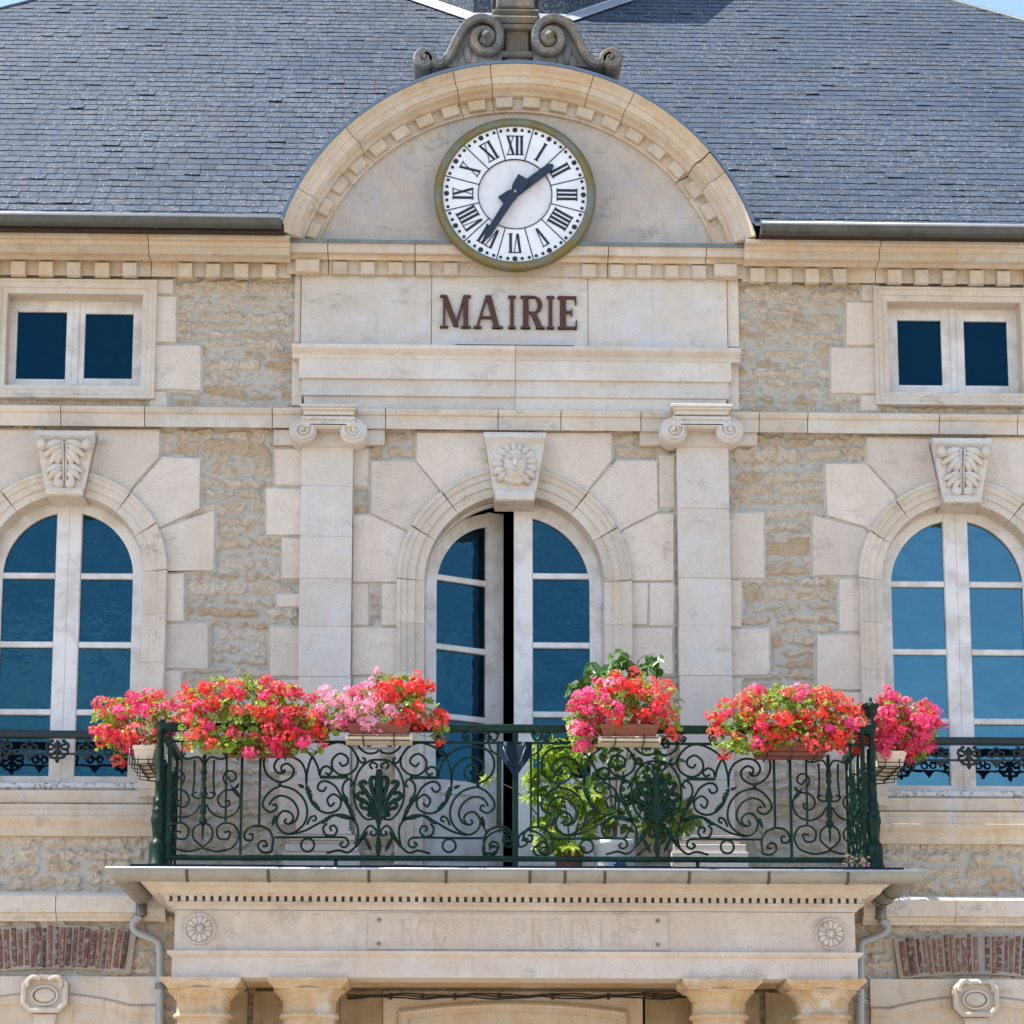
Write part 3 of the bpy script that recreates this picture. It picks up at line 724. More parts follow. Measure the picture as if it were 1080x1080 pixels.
def leaf_key(w, uc, vt, vb, wt, wb, face=False):
    y = -0.055
    z1, z0 = Z(vt, -.2, uc), Z(vb, -.14, uc); cx = w['cx'] + (X(uc, (vt+vb)/2) - X(uc, (vt+vb)/2))
    mb = MB(); acanthus(cx, z0, z1, wb, wt, y, mb); H = z1-z0
    if not face:
        def lobe(x0, t0, x1, t1, wd, lift):
            """one carved leaf lobe: a tapered ridge from the midrib outwards and down"""
            P = []; 
            for i in range(7):
                f = i/6; xx = x0+(x1-x0)*f; tt = t0+(t1-t0)*f**1.5
                dd = 0.075+0.10*(max(0, tt)**1.6)
                P.append((cx+xx, y-dd-lift*math.sin(math.pi*(0.15+0.75*f)), z0+H*tt))
            mb.tube(P, wd, 7, 0.018, taper=[0.5, 0.8, 1.0, 1.05, 1.0, 0.8, 0.4])
        for s in (-1, 1):
            for x1, t0, t1, wd in ((0.80, .82, .70, .024), (0.70, .76, .58, .026), (0.50, .70, .46, .026), (0.28, .64, .42, .022)):
                lobe(s*0.02, t0, s*x1*wt, t1, wd, 0.022)
            for x1, t0, t1, wd in ((0.62, .46, .36, .022), (0.52, .42, .25, .024), (0.32, .36, .18, .022)):
                lobe(s*0.02, t0, s*x1*wt, t1, wd, 0.030)
            blob(mb, (cx+s*0.75*wt, y-0.185, z0+H*0.76), (0.036, 0.03, 0.04)); blob(mb, (cx+s*0.04, y-0.10, z0+H*0.19), (0.04, 0.03, 0.035))
        for s in (-1, 1): mb.tube([(cx+s*0.010, y-0.09, z0+H*0.14), (cx+s*0.012, y-0.115, z0+H*0.5), (cx+s*0.016, y-0.16, z0+H*0.82)], 0.010, 6)
        mb.runx(cx-wb, cx+wb, [(y-0.06, z0+0.002), (y-0.10, z0+0.006), (y-0.112, z0+H*0.07), (y-0.10, z0+H*0.125), (y-0.06, z0+H*0.14)])
    else:
        # carved mask inside a shell-like ruff
        cz = z0+H*0.53
        mb.lathe(cx, cz, [(0.0, y-0.12), (0.09, y-0.125), (0.135, y-0.135), (0.15, y-0.11), (0.155, y-0.05)], 24, ax='y')
        for k in range(17):
            a = 2*math.pi*(k+0.5)/17
            if 4.2 < a < 5.2: continue
            mb.tube([(cx+r_*math.cos(a), y-d_, cz+r_*1.08*math.sin(a)) for r_, d_ in ((0.085, 0.11), (0.115, 0.128), (0.145, 0.118), (0.158, 0.09))], 0.024, 7)
        blob(mb, (cx, y-0.105, cz), (0.096, 0.070, 0.130), 16, 10)
        blob(mb, (cx, y-0.180, cz-0.008), (0.016, 0.018, 0.034)); blob(mb, (cx, y-0.168, cz-0.056), (0.030, 0.012, 0.010)); blob(mb, (cx, y-0.155, cz+0.075), (0.055, 0.018, 0.022))
        for s in (-1, 1): blob(mb, (cx+s*0.035, y-0.168, cz+0.018), (0.015, 0.009, 0.008)); blob(mb, (cx+s*0.037, y-0.170, cz+0.040), (0.028, 0.013, 0.009)); blob(mb, (cx+s*0.055, y-0.145, cz-0.025), (0.024, 0.02, 0.035))
        mb.runx(cx-wb*0.98, cx+wb*0.98, [(y-0.06, z0+0.004), (y-0.095, z0+0.006), (y-0.105, z0+H*0.08), (y-0.09, z0+H*0.16), (y-0.06, z0+H*0.18)])
    return mb
def arched(name, w, kind, zbv, uc, key, glass, ov=0.012, open_left=False):
    win = obj(name, surround(w, None, wid=0.178 if kind != 'c' else 0.205), M['mould'], hall)
    obj('keystone', key, M['smooth'], win)
    r = w['r']
    zb = Z(zbv[-1], 0.15, uc)
    zbars = [Z(v, 0.15, uc) for v in zbv[:-2]]
    zpan = Z(zbv[-2], 0.15, uc) if kind == 'c' else None
    if kind != 'c': zbars = [Z(v, 0.15, uc) for v in zbv[:-1]]
    fr = MB()   # fixed outer frame behind the stone rebate
    pr = [(0.05, 0.14), (-0.010, 0.14), (-0.010, 0.20), (0.05, 0.20)]
    path = [(w['cx']-r, zb)] + arc(w['cx'], w['zs'], r, 180, 0, 30) + [(w['cx']+r, zb)]
    fr.sweep(path, pr, side=-1)
    fr.box(w['cx']-r, w['cx']+r, 0.128, 0.21, zb-0.035, zb-0.002)
    obj('frame', fr, M['paint'], win)
    for s in (1, -1):
        S_, Pn, lr = leaf(w, s, zbars, zpan, ov, 0.135, 0.088, 0.088 if kind != 'c' else 0.135, 0.072 if kind != 'c' else 0.10, zb=zb, panel=(kind == 'c'))
        hx = w['cx'] - s*lr - s*0.001
        rot = R(27) if (open_left and s == 1) else 0.0
        sash = obj('sash', place(S_, hx, s, rot, 0.135), M['paint'], win)
        for g in Pn: obj('pane', place(g, hx, s, rot, 0.135), M[glass], sash_parent(win, sash))
    if open_left:
        hb = MB(); hz = FLOOR+1.05; hx = w['cx']+0.035
        hb.tube([(hx, 0.118, hz-0.02), (hx, 0.095, hz-0.02), (hx+0.01, 0.088, hz-0.02), (hx+0.075, 0.088, hz-0.024)], 0.008, 8); hb.lathe(hx, hz-0.02, [(0, 0.122), (0.02, 0.124), (0.022, 0.134)], 12, ax='y'); obj('handle', hb, M['iron_dk'], win)
    for s in (-1, 1):
        for zz in (w['zs']-0.12, zb+0.55, zb+0.12):
            hb = MB(); hb.tube([(w['cx']+s*(r-0.006), 0.128, zz-0.045), (w['cx']+s*(r-0.006), 0.128, zz+0.045)], 0.008, 8); obj('hinge', hb, M['paint'], win)
    return win
def sash_parent(win, sash): return win
kL = leaf_key(WL, 70, 454, 523, 0.222, 0.135); kR = leaf_key(WR, 1012, 462, 531, 0.222, 0.137); kC = leaf_key(WC, 543, 456, 528, 0.232, 0.145, face=True)
arched('arched_window', WL, 's', [607.5, 680, 751.3, 829], 68, kL, 'glass')
arched('arched_window', WR, 's', [616.5, 688, 761, 839], 1011, kR, 'glass_r')
arched('arched_window', WC, 'c', [607.5, 680.5, 753.5, 828, 921], 543, kC, 'glass', open_left=True)
# moulded stone sills of the side windows
def sill(u, dv, x0, x1):
    mb = MB()
    mb.box(x0, x1, -0.02, 0.2, Z(847+dv, -.02, u), Z(833+dv, -.02, u), 0.006)
    mb.runx(x0, x1, [(0.03, Z(882+dv, -.02, u)), (-0.035, Z(881.5+dv, -.035, u)), (-0.055, Z(871+dv, -.05, u)), (-0.085, Z(865+dv, -.085, u)), (-0.09, Z(861+dv, -.09, u)), (-0.075, Z(860+dv, -.075, u)), (-0.075, Z(854+dv, -.075, u)), (-0.06, Z(853+dv, -.06, u)), (-0.06, Z(848+dv, -.06, u)), (0.03, Z(847.2+dv, 0, u))])
    return mb
obj('sill', sill(70, 0, XL, X(162, 860)), M['warm'], hall); obj('sill', sill(1010, 8.5, X(926, 860), XR), M['warm'], hall)
for w, u, zv in ((WL, 68, 833), (WR, 1011, 842)):
    mb = MB(); mb.box(w['cx']-w['r']+0.002, w['cx']+w['r']-0.002, 0.06, 0.2, Z(zv+8, .06, u), Z(zv-1, .06, u), 0.008); mb.box(w['cx']-w['r']+0.002, w['cx']+w['r']-0.002, 0.045, 0.2, Z(zv-1.2, .045, u), Z(zv-8, .045, u), 0.01)
    obj('wooden_sill', mb, M['peel'], hall)
# small upper windows
def small(w, uc, panes, dv, wl):
    x0, x1, z0, z1 = w['x0'], w['x1'], w['z0'], w['z1']
    mb = MB()
    prof = [(0.0, 0.22), (0.0, -0.030), (0.042, -0.032), (0.045, -0.044), (0.082, -0.048), (0.088, -0.062), (0.105, -0.062), (0.108, -0.05), (0.108, 0.03), (0.07, 0.22)]
    mb.sweep([(x0, z0), (x0, z1), (x1, z1), (x1, z0)], prof, closed=True, side=-1)
    win = obj('small_window', mb, M['mould'], hall)
    fr = MB(); y = 0.12; yb = 0.17
    fr.box(x0-0.02, x1+0.02, y+0.012, yb, z0-0.02, z0+0.03); fr.box(x0-0.03, x1+0.03, y-0.01, yb, z0+0.031, z0+0.05, 0.006)
    obj('frame', fr, M['paint'], win)
    cxm = X(uc, 360, 0.12)
    for s in (0, 1):
        (ua, va), (ub, vb) = panes[s]
        pa, zt = at(ua, va, 0.13); pb, zl = at(ub, vb, 0.13)
        a, c = (x0-0.02, cxm-0.0015) if s == 0 else (cxm+0.0015, x1+0.02)
        sh = MB(); yy_ = y+0.002*s
        zt_o, zb_o = z1+0.03, z0+0.0505
        sh.box(a, pa, yy_, yb-0.01, zb_o, zt_o, 0.004); sh.box(pb, c, yy_, yb-0.01, zb_o, zt_o, 0.004)
        sh.box(pa, pb, yy_+0.001, yb-0.011, zt, zt_o); sh.box(pa, pb, yy_+0.001, yb-0.011, zb_o, zl)
        obj('sash', sh, M['paint'], win)
        g = MB(); g.box(pa-0.005, pb+0.005, yy_+0.022, yy_+0.028, zl-0.005, zt+0.005); obj('pane', g, M['glass_s'], win)
    mb = MB(); mb.box(cxm-0.024, cxm+0.024, y-0.012, y+0.01, z0+0.051, z1+0.02, 0.006); obj('meeting_bead', mb, M['paint'], win)
small(SL, 80, (((19, 329), (68.5, 400.5)), ((90.5, 331), (139, 400))), 0, None)
small(SR, 1005, (((946, 338), (994, 407)), ((1016, 339), (1064, 407.5))), 0, None)
# room behind the half open window, darkness put into its wall colour
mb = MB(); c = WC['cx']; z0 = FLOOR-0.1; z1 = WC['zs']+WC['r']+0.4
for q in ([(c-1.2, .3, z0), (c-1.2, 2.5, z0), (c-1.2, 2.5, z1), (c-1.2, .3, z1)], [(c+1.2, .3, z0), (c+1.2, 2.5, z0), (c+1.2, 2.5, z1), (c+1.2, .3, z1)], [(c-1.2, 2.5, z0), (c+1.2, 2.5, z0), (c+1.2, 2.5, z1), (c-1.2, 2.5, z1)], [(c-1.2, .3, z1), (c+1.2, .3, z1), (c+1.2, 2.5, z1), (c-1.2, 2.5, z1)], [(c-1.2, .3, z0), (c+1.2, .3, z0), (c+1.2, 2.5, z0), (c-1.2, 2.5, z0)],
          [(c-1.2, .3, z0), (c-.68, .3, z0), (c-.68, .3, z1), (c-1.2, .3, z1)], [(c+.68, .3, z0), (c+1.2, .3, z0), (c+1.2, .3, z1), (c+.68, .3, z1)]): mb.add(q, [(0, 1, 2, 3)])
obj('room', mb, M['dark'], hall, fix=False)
# ---- lower string course, brick arches, segmental lintels with cartouches
for x0, x1, u, dv, cuts in ((XL, X(176, 955), 70, 0, (61,)), (X(908, 955), XR, 1010, 4.5, (1005,))):
    mb = MB()
    seg_runs(mb, x0, x1, [X(k, 955) for k in cuts], pz(u, [(0.03, 972+dv), (-0.045, 971.5+dv), (-0.05, 968+dv), (-0.065, 966.5+dv), (-0.075, 963.5+dv), (-0.10, 962+dv), (-0.105, 945+dv), (-0.09, 943+dv), (0.03, 939+dv)]), 0.004)
    obj('lower_string_course', mb, M['mould'], hall)
def brick_arch(uc, v0, v1, half, seed):
    rr = random.Random(seed); mb = MB(); tones = []
    cx = X(uc, 1010); zt, zb = Z(v0, 0, uc), Z(v1, 0, uc); hw_ = half/149.0
    Rr = 4.2; cz = zb - Rr + 0.06
    a = -math.asin(hw_/Rr); end = -a
    n0 = 0
    while a < end:
        wid = rr.choice([0.024, 0.028, 0.031, 0.036])/Rr
        skip = rr.random() < 0.03
        r0, r1 = Rr+rr.uniform(-.01, .012), Rr+(zt-zb)+rr.uniform(-.03, .0)
        if not skip:
            P = [(cx+r*math.sin(q), cz+r*math.cos(q)) for r, q in ((r0, a), (r0, a+wid), ((r0+r1)/2, a+wid+rr.uniform(-.0014, .0014)), (r1, a+wid), (r1, a), ((r0+r1)/2, a+rr.uniform(-.0014, .0014)))]
            n = len(mb.v); mb.prism(P, -0.040+rr.uniform(-.005, .005), 0.02, 0.005); t = rr.random(); tones += [(t, t, t, 1)]*(len(mb.v)-n)
        a += wid + rr.choice([0.010, 0.013, 0.017])/Rr
    o = obj('brick_arch', mb, M['brick'], hall, fix=False); set_tone(o.data, tones)
    m2 = MB(); m2.sweep(arc(cx, cz, Rr, 90+math.degrees(end)+0.5, 90-math.degrees(end)-0.5, 12), [(-.02, -0.028), ((zt-zb)+.0, -0.028), ((zt-zb)+.0, 0.02), (-.02, 0.02)], side=-1)
    obj('mortar_bed', m2, M['mortar'], o)
M['mortar'] = stone_mat('lime_mortar', (0.42, 0.39, 0.345), (0.35, 0.31, 0.26), (0.3, 0.25, 0.2), 0.3, 0.1, 0.9)
brick_arch(58, 985, 1028, 76, 3); brick_arch(1026, 994.5, 1034, 76, 9)
def lintel(uc, va, vb, vc, x0, x1, ve):
    """flat stone lintel with a segmental moulded head underneath"""
    cx = X(uc, 1050); mb = MB()
    top = Z(va, -.02, uc)
    crown = Z(vb, -.04, uc); spr = Z(ve, -.04, uc); hw_ = 0.60
    p = circle3((cx-hw_, spr), (cx, crown), (cx+hw_, spr))
    aa = math.degrees(math.acos(hw_/p[2]))
    A = arc(p[0], p[1], p[2], 180-aa, aa, 20)
    A = [(max(x0, cx-3), spr)] + A + [(min(x1, cx+3), spr)]
    for (xa, za), (xb, zb2) in zip(A[:-1], A[1:]): mb.add([(xa, -0.036, za), (xb, -0.036, zb2), (xb, -0.036, top), (xa, -0.036, top), (xa, 0.03, top), (xb, 0.03, top)], [(0, 1, 2, 3), (3, 2, 5, 4)])
    o = obj('lintel', mb, M['mould'], hall)
    m2 = MB(); m2.sweep(A, [(0.0, 0.02), (0.0, -0.028), (-0.02, -0.055), (-0.07, -0.05), (-0.075, -0.04), (-0.33, -0.036), (-0.33, 0.02)], side=-1)
    obj('door_head', m2, M['warm'], o)
    m3 = MB(); zc_ = Z(vc, -.12, uc); ow, oh, ch = 0.165, 0.135, 0.062
    oct_ = [(cx-ow, zc_-oh+ch), (cx-ow+ch, zc_-oh), (cx+ow-ch, zc_-oh), (cx+ow, zc_-oh+ch), (cx+ow, zc_+oh-ch), (cx+ow-ch, zc_+oh), (cx-ow+ch, zc_+oh), (cx-ow, zc_+oh-ch)]
    m3.prism(oct_, -0.11, 0.0, 0.012)
    m3.sweep(oct_, [(-0.035, -0.105), (-0.035, -0.135), (-0.018, -0.142), (0.0, -0.135), (0.0, -0.08)], closed=True, side=1)
    el = [(cx+0.092*math.cos(2*math.pi*i/24), zc_-0.012+0.066*math.sin(2*math.pi*i/24)) for i in range(24)]
    m3.sweep(el, [(-0.012, -0.108), (-0.008, -0.132), (0.008, -0.132), (0.012, -0.108)], closed=True, smooth=True)
    blob(m3, (cx, -0.11, zc_-0.012), (0.08, 0.025, 0.055), 14, 8)
    for s in (-1, 1): m3.tube(smooth_pts([(cx+s*0.03, -0.14, zc_+0.10), (cx+s*0.08, -0.15, zc_+0.115), (cx+s*0.118, -0.145, zc_+0.085), (cx+s*0.115, -0.14, zc_+0.045)], 4), 0.017, 6)
    m3.prism([(cx-0.06, zc_-0.3), (cx+0.06, zc_-0.3), (cx+0.085, zc_-oh), (cx-0.085, zc_-oh)], -0.085, 0.0, 0.006)
    obj('cartouche', m3, M['mould'], o)
lintel(50, 1030, 1046.5, 1048, XL, X(166, 1050), 1059); lintel(1025, 1033, 1050, 1052.5, X(917, 1050), XR, 1062)
# ---- pediment with segmental hood
yo, yi = -0.36, -0.085
co = circle3(at(297.5, 243, yo), at(543.5, 66.5, yo), at(802, 249, yo))
ci = circle3(at(347, 228, yi), at(543.5, 118, yi), at(738, 233, yi))
pcx = (co[0]+ci[0])/2; zbase = Z(256.5, -0.19)+0.012
# concentric approximation: centre of the outer curve, inner radius from the crown
Ro = co[2]; pcz = co[1]; Ri = Z(118, yi, 543.5) - pcz
dR = Ro - Ri
k = dR/0.36
HOOD = [(0.0, 0.05), (0.0, -0.085), (0.022*k, -0.090), (0.024*k, -0.098), (0.135*k, -0.098), (0.14*k, -0.152), (0.16*k, -0.18), (0.175*k, -0.235), (0.195*k, -0.26), (0.20*k, -0.275), (0.268*k, -0.28), (0.272*k, -0.292), (0.30*k, -0.31), (0.335*k, -0.35), (0.345*k, -0.36), (0.36*k, -0.36), (0.36*k, 0.05)]
ped = obj('pediment', MB(), None, hall)
mb = MB()
def ang0(r): return math.degrees(math.asin(max(-0.9, min(0.95, (zbase-pcz)/r))))
def loft(mb, prof, t0, t1, n, flat=False):
    """ring of the hood whose ends are cut by the level plane of the ledge"""
    m_ = len(prof); vs = []
    for i in range(n+1):
        t = t0+(t1-t0)*i/n
        for o, y in prof:
            r_ = Ri+o; a0 = ang0(r_); a = R(180-a0 - (180-2*a0)*t); vs.append((pcx+r_*math.cos(a), y, pcz+r_*math.sin(a)))
    fs = [(i*m_+j, i*m_+(j+1) % m_, (i+1)*m_+(j+1) % m_, (i+1)*m_+j) for i in range(n) for j in range(m_)]
    fs += [tuple(range(m_)), tuple(n*m_+j for j in range(m_))[::-1]]
    mb.add(vs, fs)
tc = [0, 0.075, 0.2, 0.395, 0.455, 0.62, 0.69, 0.845, 0.885, 1]
for t0, t1 in zip(tc[:-1], tc[1:]):
    g_ = 0.0006; dz = 0.006 if t0 >= 0.845 else 0.0
    g1 = 0.0022 if abs(t1-0.845) < 1e-6 else g_
    loft(mb, [(o-dz, y+dz*(y < 0)) for o, y in HOOD], t0+g_, t1-g1, max(3, int((t1-t0)*60)))
aE = ang0(Ri)
print('PED', pcx, pcz, Ri, Ro, zbase, co, ci, aE)
me = mb.mesh('pediment'); me.materials.append(M['warm']); ped.data = me
d = MB(); step = 0.2085/(Ri+0.075*k); a = 90-math.degrees(step)*0.5
n = int((90-aE)/math.degrees(step))
for i in range(-n, n+1):
    c_ = R(90) + (i+0.5)*step; hw_ = step*0.31
    if abs(math.degrees(c_)-90) > 90-aE-2: continue
    P = [(pcx+r_*math.cos(q), pcz+r_*math.sin(q)) for r_, q in ((Ri+0.023*k, c_+hw_), (Ri+0.023*k, c_-hw_), (Ri+0.139*k, c_-hw_), (Ri+0.139*k, c_+hw_))]
    d = MB(); d.prism(P, -0.140+random.uniform(-.004, .004), -0.09, 0.006); obj('dentil', d, M['warm'], ped)
mb = MB(); A = arc(pcx, pcz, Ri+0.02, 180-ang0(Ri+.02), ang0(Ri+.02), 48)
mb.prism(A, -0.055, 0.05); obj('tympanum', mb, M['tymp'], ped)
mb = MB(); q = Ro-Ri
loft(mb, [(q-0.004, -0.372), (q+0.018, -0.372), (q+0.022, -0.36), (q+0.022, 1.7), (q+0.008, 1.7), (q+0.006, -0.355), (q-0.004, -0.361)], 0.02, 0.98, 60); obj('lead_capping', mb, M['zinc_b'], ped)
mb = MB(); A = arc(pcx, pcz, Ro-0.01, 180-ang0(Ro), ang0(Ro), 48)
mb.prism(A, 0.06, 1.65); obj('backing', mb, M['zinc'], ped)
# ---- carved finial on the crown
def fz(p, y): return at(430+p[0]/4.696, p[1]/4.696, y)
yf_ = -0.16
mb = MB()
SC = [(80, 318), (92, 300), (108, 318), (96, 342), (66, 342), (48, 312), (70, 282), (112, 296), (128, 330), (170, 332), (212, 285), (246, 215), (296, 142), (368, 112), (438, 148), (456, 218), (424, 272), (368, 276), (330, 236), (340, 188), (382, 172), (414, 202), (392, 234), (368, 214)]
for s in (-1, 1):
    if s == 1: P = [(1086-x, y) for x, y in SC]
    else: P = SC
    W_ = [fz(q, yf_) for q in smooth_pts(P, 6)]
    pr = [(-0.032, 0.10), (-0.034, -0.24), (-0.02, -0.262), (0.02, -0.262), (0.034, -0.24), (0.032, 0.10)]
    mb.sweep(W_, pr, side=1, smooth=False)
    L = [(150, 345), (180, 325), (245, 215), (300, 145), (370, 118), (440, 150), (455, 220), (470, 330)]
    if s == 1: L = [(1086-x, y) for x, y in L]
    mb.prism([fz(q, yf_) for q in L], -0.20, 0.08)
    c_ = fz((80, 318) if s < 0 else (1006, 318), yf_); mb.lathe(c_[0], c_[1], [(0, -0.25), (0.03, -0.24), (0.055, -0.2), (0.055, 0.1)], 14, ax='y')
    c_ = fz((388, 205) if s < 0 else (698, 205), yf_); mb.lathe(c_[0], c_[1], [(0, -0.29), (0.03, -0.275), (0.045, -0.2), (0.12, -0.2), (0.12, 0.05)], 16, ax='y')
    for q in ((300, 300), (270, 325), (330, 320), (295, 275)):
        q = q if s < 0 else (1086-q[0], q[1]); c_ = fz(q, yf_); blob(mb, (c_[0], -0.2, c_[1]), (0.035, 0.03, 0.06))
def fb(u0, u1, v0, v1, y0, b=0.012): 
    a_, zt = fz((u0, v0), y0); c_, zl = fz((u1, v1), y0); mb.box(a_, c_, y0, 0.25, zl, zt, b)
fb(482, 603, 105, 330, -0.17); fb(462, 624, 248, 278, -0.21); fb(445, 636, 112, 140, -0.23); fb(412, 656, 62, 104, -0.26, 0.03); fb(418, 650, 34, 64, -0.25, 0.03); fb(440, 628, -60, 36, -0.20)
mb.box(*[x for x in (fz((520, 0), 0)[0]-0.16, fz((520, 0), 0)[0]+0.20, -0.2, 0.2)], fz((520, -60), -.2)[1]-0.002, fz((520, -190), -.2)[1], 0.03)
obj('finial', mb, M['lichen'], hall)
# ---- roof, slates laid one by one
PITCH = R(42); TP = math.tan(PITCH); YE = -0.43
ZE = 0.5*(Z(226, -0.5, 150)+Z(235.5, -0.5, 930))
def on_roof(u, v):
    d_ = ray(u, v); # z - ZE = TP (y - YE)
    t = (ZE + TP*(EYE.y-YE) - EYE.z)/(d_.z - TP*d_.y)
    p_ = EYE + d_*t; return p_
hl, hr = on_roof(17, 6), on_roof(1046, 13)
def XLh(y): return hl.x + (y-hl.y)
def XRh(y): return hr.x - (y-hr.y)
YR = 6.6; ZR = ZE + TP*(YR-YE)
roof = obj('roof', MB(), None, hall)
mb = MB()
def rp(x, y, off=0.0): return (x, y - off*math.sin(PITCH), ZE + TP*(y-YE) + off*math.cos(PITCH))
xr0, xl0 = XRh(YE), XLh(YE); yb_ = 2*YR-YE
gx = np.linspace(0, 1, 121); ny_ = 60
def cell_in(x, y):
    z_ = ZE+TP*(y-YE); return z_ < pcz+Ro and y < 1.6 and abs(x-pcx) < math.sqrt(max(0, (Ro-0.05)**2-max(0, z_-pcz)**2))
for j in range(ny_):
    y0, y1 = YE+(YR-YE)*j/ny_, YE+(YR-YE)*(j+1)/ny_
    for i in range(120):
        a, c_ = XLh(y0)+(XRh(y0)-XLh(y0))*gx[i], XLh(y0)+(XRh(y0)-XLh(y0))*gx[i+1]; a2, c2 = XLh(y1)+(XRh(y1)-XLh(y1))*gx[i], XLh(y1)+(XRh(y1)-XLh(y1))*gx[i+1]
        if cell_in((a+c_)/2, y0): continue
        mb.add([rp(a, y0), rp(c_, y0), rp(c2, y1), rp(a2, y1)], [(0, 1, 2, 3)])
mb.add([(xl0, yb_, ZE), (xr0, yb_, ZE), rp(XRh(YR), YR), rp(XLh(YR), YR)], [(0, 1, 2, 3)])
mb.add([(xl0, YE, ZE), (xl0, yb_, ZE), rp(XLh(YR), YR)], [(0, 1, 2)]); mb.add([(xr0, YE, ZE), (xr0, yb_, ZE), rp(XRh(YR), YR)], [(0, 1, 2)])
me = mb.mesh('roof'); me.materials.append(M['slate']); roof.data = me; set_tone(me, [(0.4, .4, .4, 1)]*len(mb.v))
wl_, wr_ = xl0+0.42, xr0-0.42
for a, c_ in ((wl_, XL), (XR, wr_)):
    m2 = MB(); m2.box(a, c_, -0.02, 0.3, 0.0, ZE-0.03); obj('end_wall', m2, M['ashlar'], hall)
    m2 = MB(); m2.runx(a, c_, [(0.0, ZE-0.40), (-0.10, ZE-0.38), (-0.14, ZE-0.28), (-0.24, ZE-0.24), (-0.25, ZE-0.18), (-0.33, ZE-0.10), (-0.33, ZE-0.05), (0.0, ZE-0.04)]); obj('cornice', m2, M['warm'], hall)
for a in (wl_, wr_-0.3): m2 = MB(); m2.box(a, a+0.3, 0.3, yb_-0.42, 0.0, ZE-0.03); obj('side_wall', m2, M['ashlar'], hall)
m2 = MB(); m2.box(wl_+0.3, wr_-0.3, yb_-0.72, yb_-0.42, 0.0, ZE-0.03); obj('back_wall', m2, M['ashlar'], hall)
exp_ = 0.148; slen = (YR-YE)/math.cos(PITCH); nrow = int(slen/exp_)
V, Fc, T = [], [], []; hooks = MB()
ux, us = Vector((1, 0, 0)), Vector((0, math.cos(PITCH), math.sin(PITCH))); un = Vector((0, -math.sin(PITCH), math.cos(PITCH)))
o0 = Vector((0, YE, ZE)); rs = random.Random(5)
for i in range(nrow):
    s0 = i*exp_; yrow = YE + s0*math.cos(PITCH)
    if s0 > 7.4: break
    x = max(-6.0, XLh(yrow)+0.03) - rs.random()*0.02; xe = min(6.0, XRh(yrow)-0.03)
    x += (i % 2)*0.065; 
    while x < xe:
        w_ = rs.choice([0.115, 0.125, 0.135, 0.145]); x2 = min(xe, x+w_)
        lift = 0.0075 + abs(rs.gauss(0, 0.0022)) + (0.006 if rs.random() < 0.04 else 0); dj = rs.gauss(0, 0.0035); sk = rs.gauss(0, 0.004)
        zc0 = ZE+TP*(yrow-YE)
        if zc0 < pcz+Ro and yrow < 1.6 and min(abs(x-pcx), abs(x2-pcx)) < math.sqrt(max(0, (Ro+0.0)**2-max(0, zc0-pcz)**2)): x = x2; continue
        b0 = len(V)
        pts = [(x+0.002, s0+dj-sk, lift), (x2-0.002, s0+dj+sk, lift+rs.gauss(0, .0012)), (x2-0.002, s0+exp_*1.35, 0.0015), (x+0.002, s0+exp_*1.35, 0.0015)]
        for px_, ps_, h in pts: V.append(o0 + ux*px_ + us*ps_ + un*h)
        for px_, ps_, h in pts[:2]: V.append(o0 + ux*px_ + us*(ps_+0.001) + un*(h-0.007))
        Fc += [(b0, b0+1, b0+2, b0+3), (b0+4, b0+5, b0+1, b0)]
        tt = min(1, max(0, rs.gauss(0.5, 0.2))) 
        T += [(tt, tt, tt, 1)]*6
        if rs.random() < 0.30:
            c0 = o0 + ux*((x+x2)/2) + us*(s0+dj-0.002) + un*(lift+0.002); hw_ = 0.0032
            hooks.add([tuple(c0+ux*-hw_), tuple(c0+ux*hw_), tuple(c0+ux*hw_+us*0.016+un*0.001), tuple(c0-ux*hw_+us*0.016+un*0.001), tuple(c0-ux*hw_-un*0.008), tuple(c0+ux*hw_-un*0.008)], [(0, 1, 2, 3), (4, 5, 1, 0)])
        x = x2
me = bpy.data.meshes.new('slates'); me.from_pydata([tuple(v) for v in V], [], Fc); set_tone(me, T); me.materials.append(M['slate'])
sl_ = obj('slates', me, None, roof)
obj('slate_hooks', hooks, M['zinc_l'], roof, fix=False)
for f_ in (XLh, XRh): mb = MB(); mb.tube([rp(f_(YE), YE, 0.005), rp(f_(YR), YR, 0.005)], 0.022, 6); obj('hip_capping', mb, M['zinc_d'], roof)
# ---- turret rising from the middle of the roof
tp = on_roof(546, 19.5); tw = 0.5*(on_roof(597, 17).x - on_roof(500, 17).x); ap = tw*(1+math.sqrt(2)); tcx, tcy = on_roof(548, 19).x, tp.y+ap
octp = [(tcx + ap/math.cos(R(22.5))*math.cos(R(22.5+45*i)), tcy + ap/math.cos(R(22.5))*math.sin(R(22.5+45*i))) for i in range(8)]
zb0, zt0 = tp.z-0.3, tp.z+2.1
mb = MB(); mb.add([(x, y, zb0) for x, y in octp]+[(x, y, zt0) for x, y in octp], [(i, (i+1) % 8, 8+(i+1) % 8, 8+i) for i in range(8)])
tur = obj('turret', mb, M['slate'], hall); set_tone(tur.data, [(0.0, .3, .3, 1)]*16)
mb = MB(); mb.add([(tcx+(x-tcx)*1.2, tcy+(y-tcy)*1.2, zt0-0.05) for x, y in octp]+[(tcx, tcy, zt0+1.9)], [(i, (i+1) % 8, 8) for i in range(8)]+[tuple(range(8))])
tr_ = obj('spire', mb, M['slate'], tur); set_tone(tr_.data, [(0.4, .4, .4, 1)]*9)
mb = MB()
fr_ = sorted([p_ for p_ in octp if p_[1] < tcy-0.01], key=lambda p_: p_[0])
pth = [(fr_[0][0], fr_[0][1])]+fr_[1:]
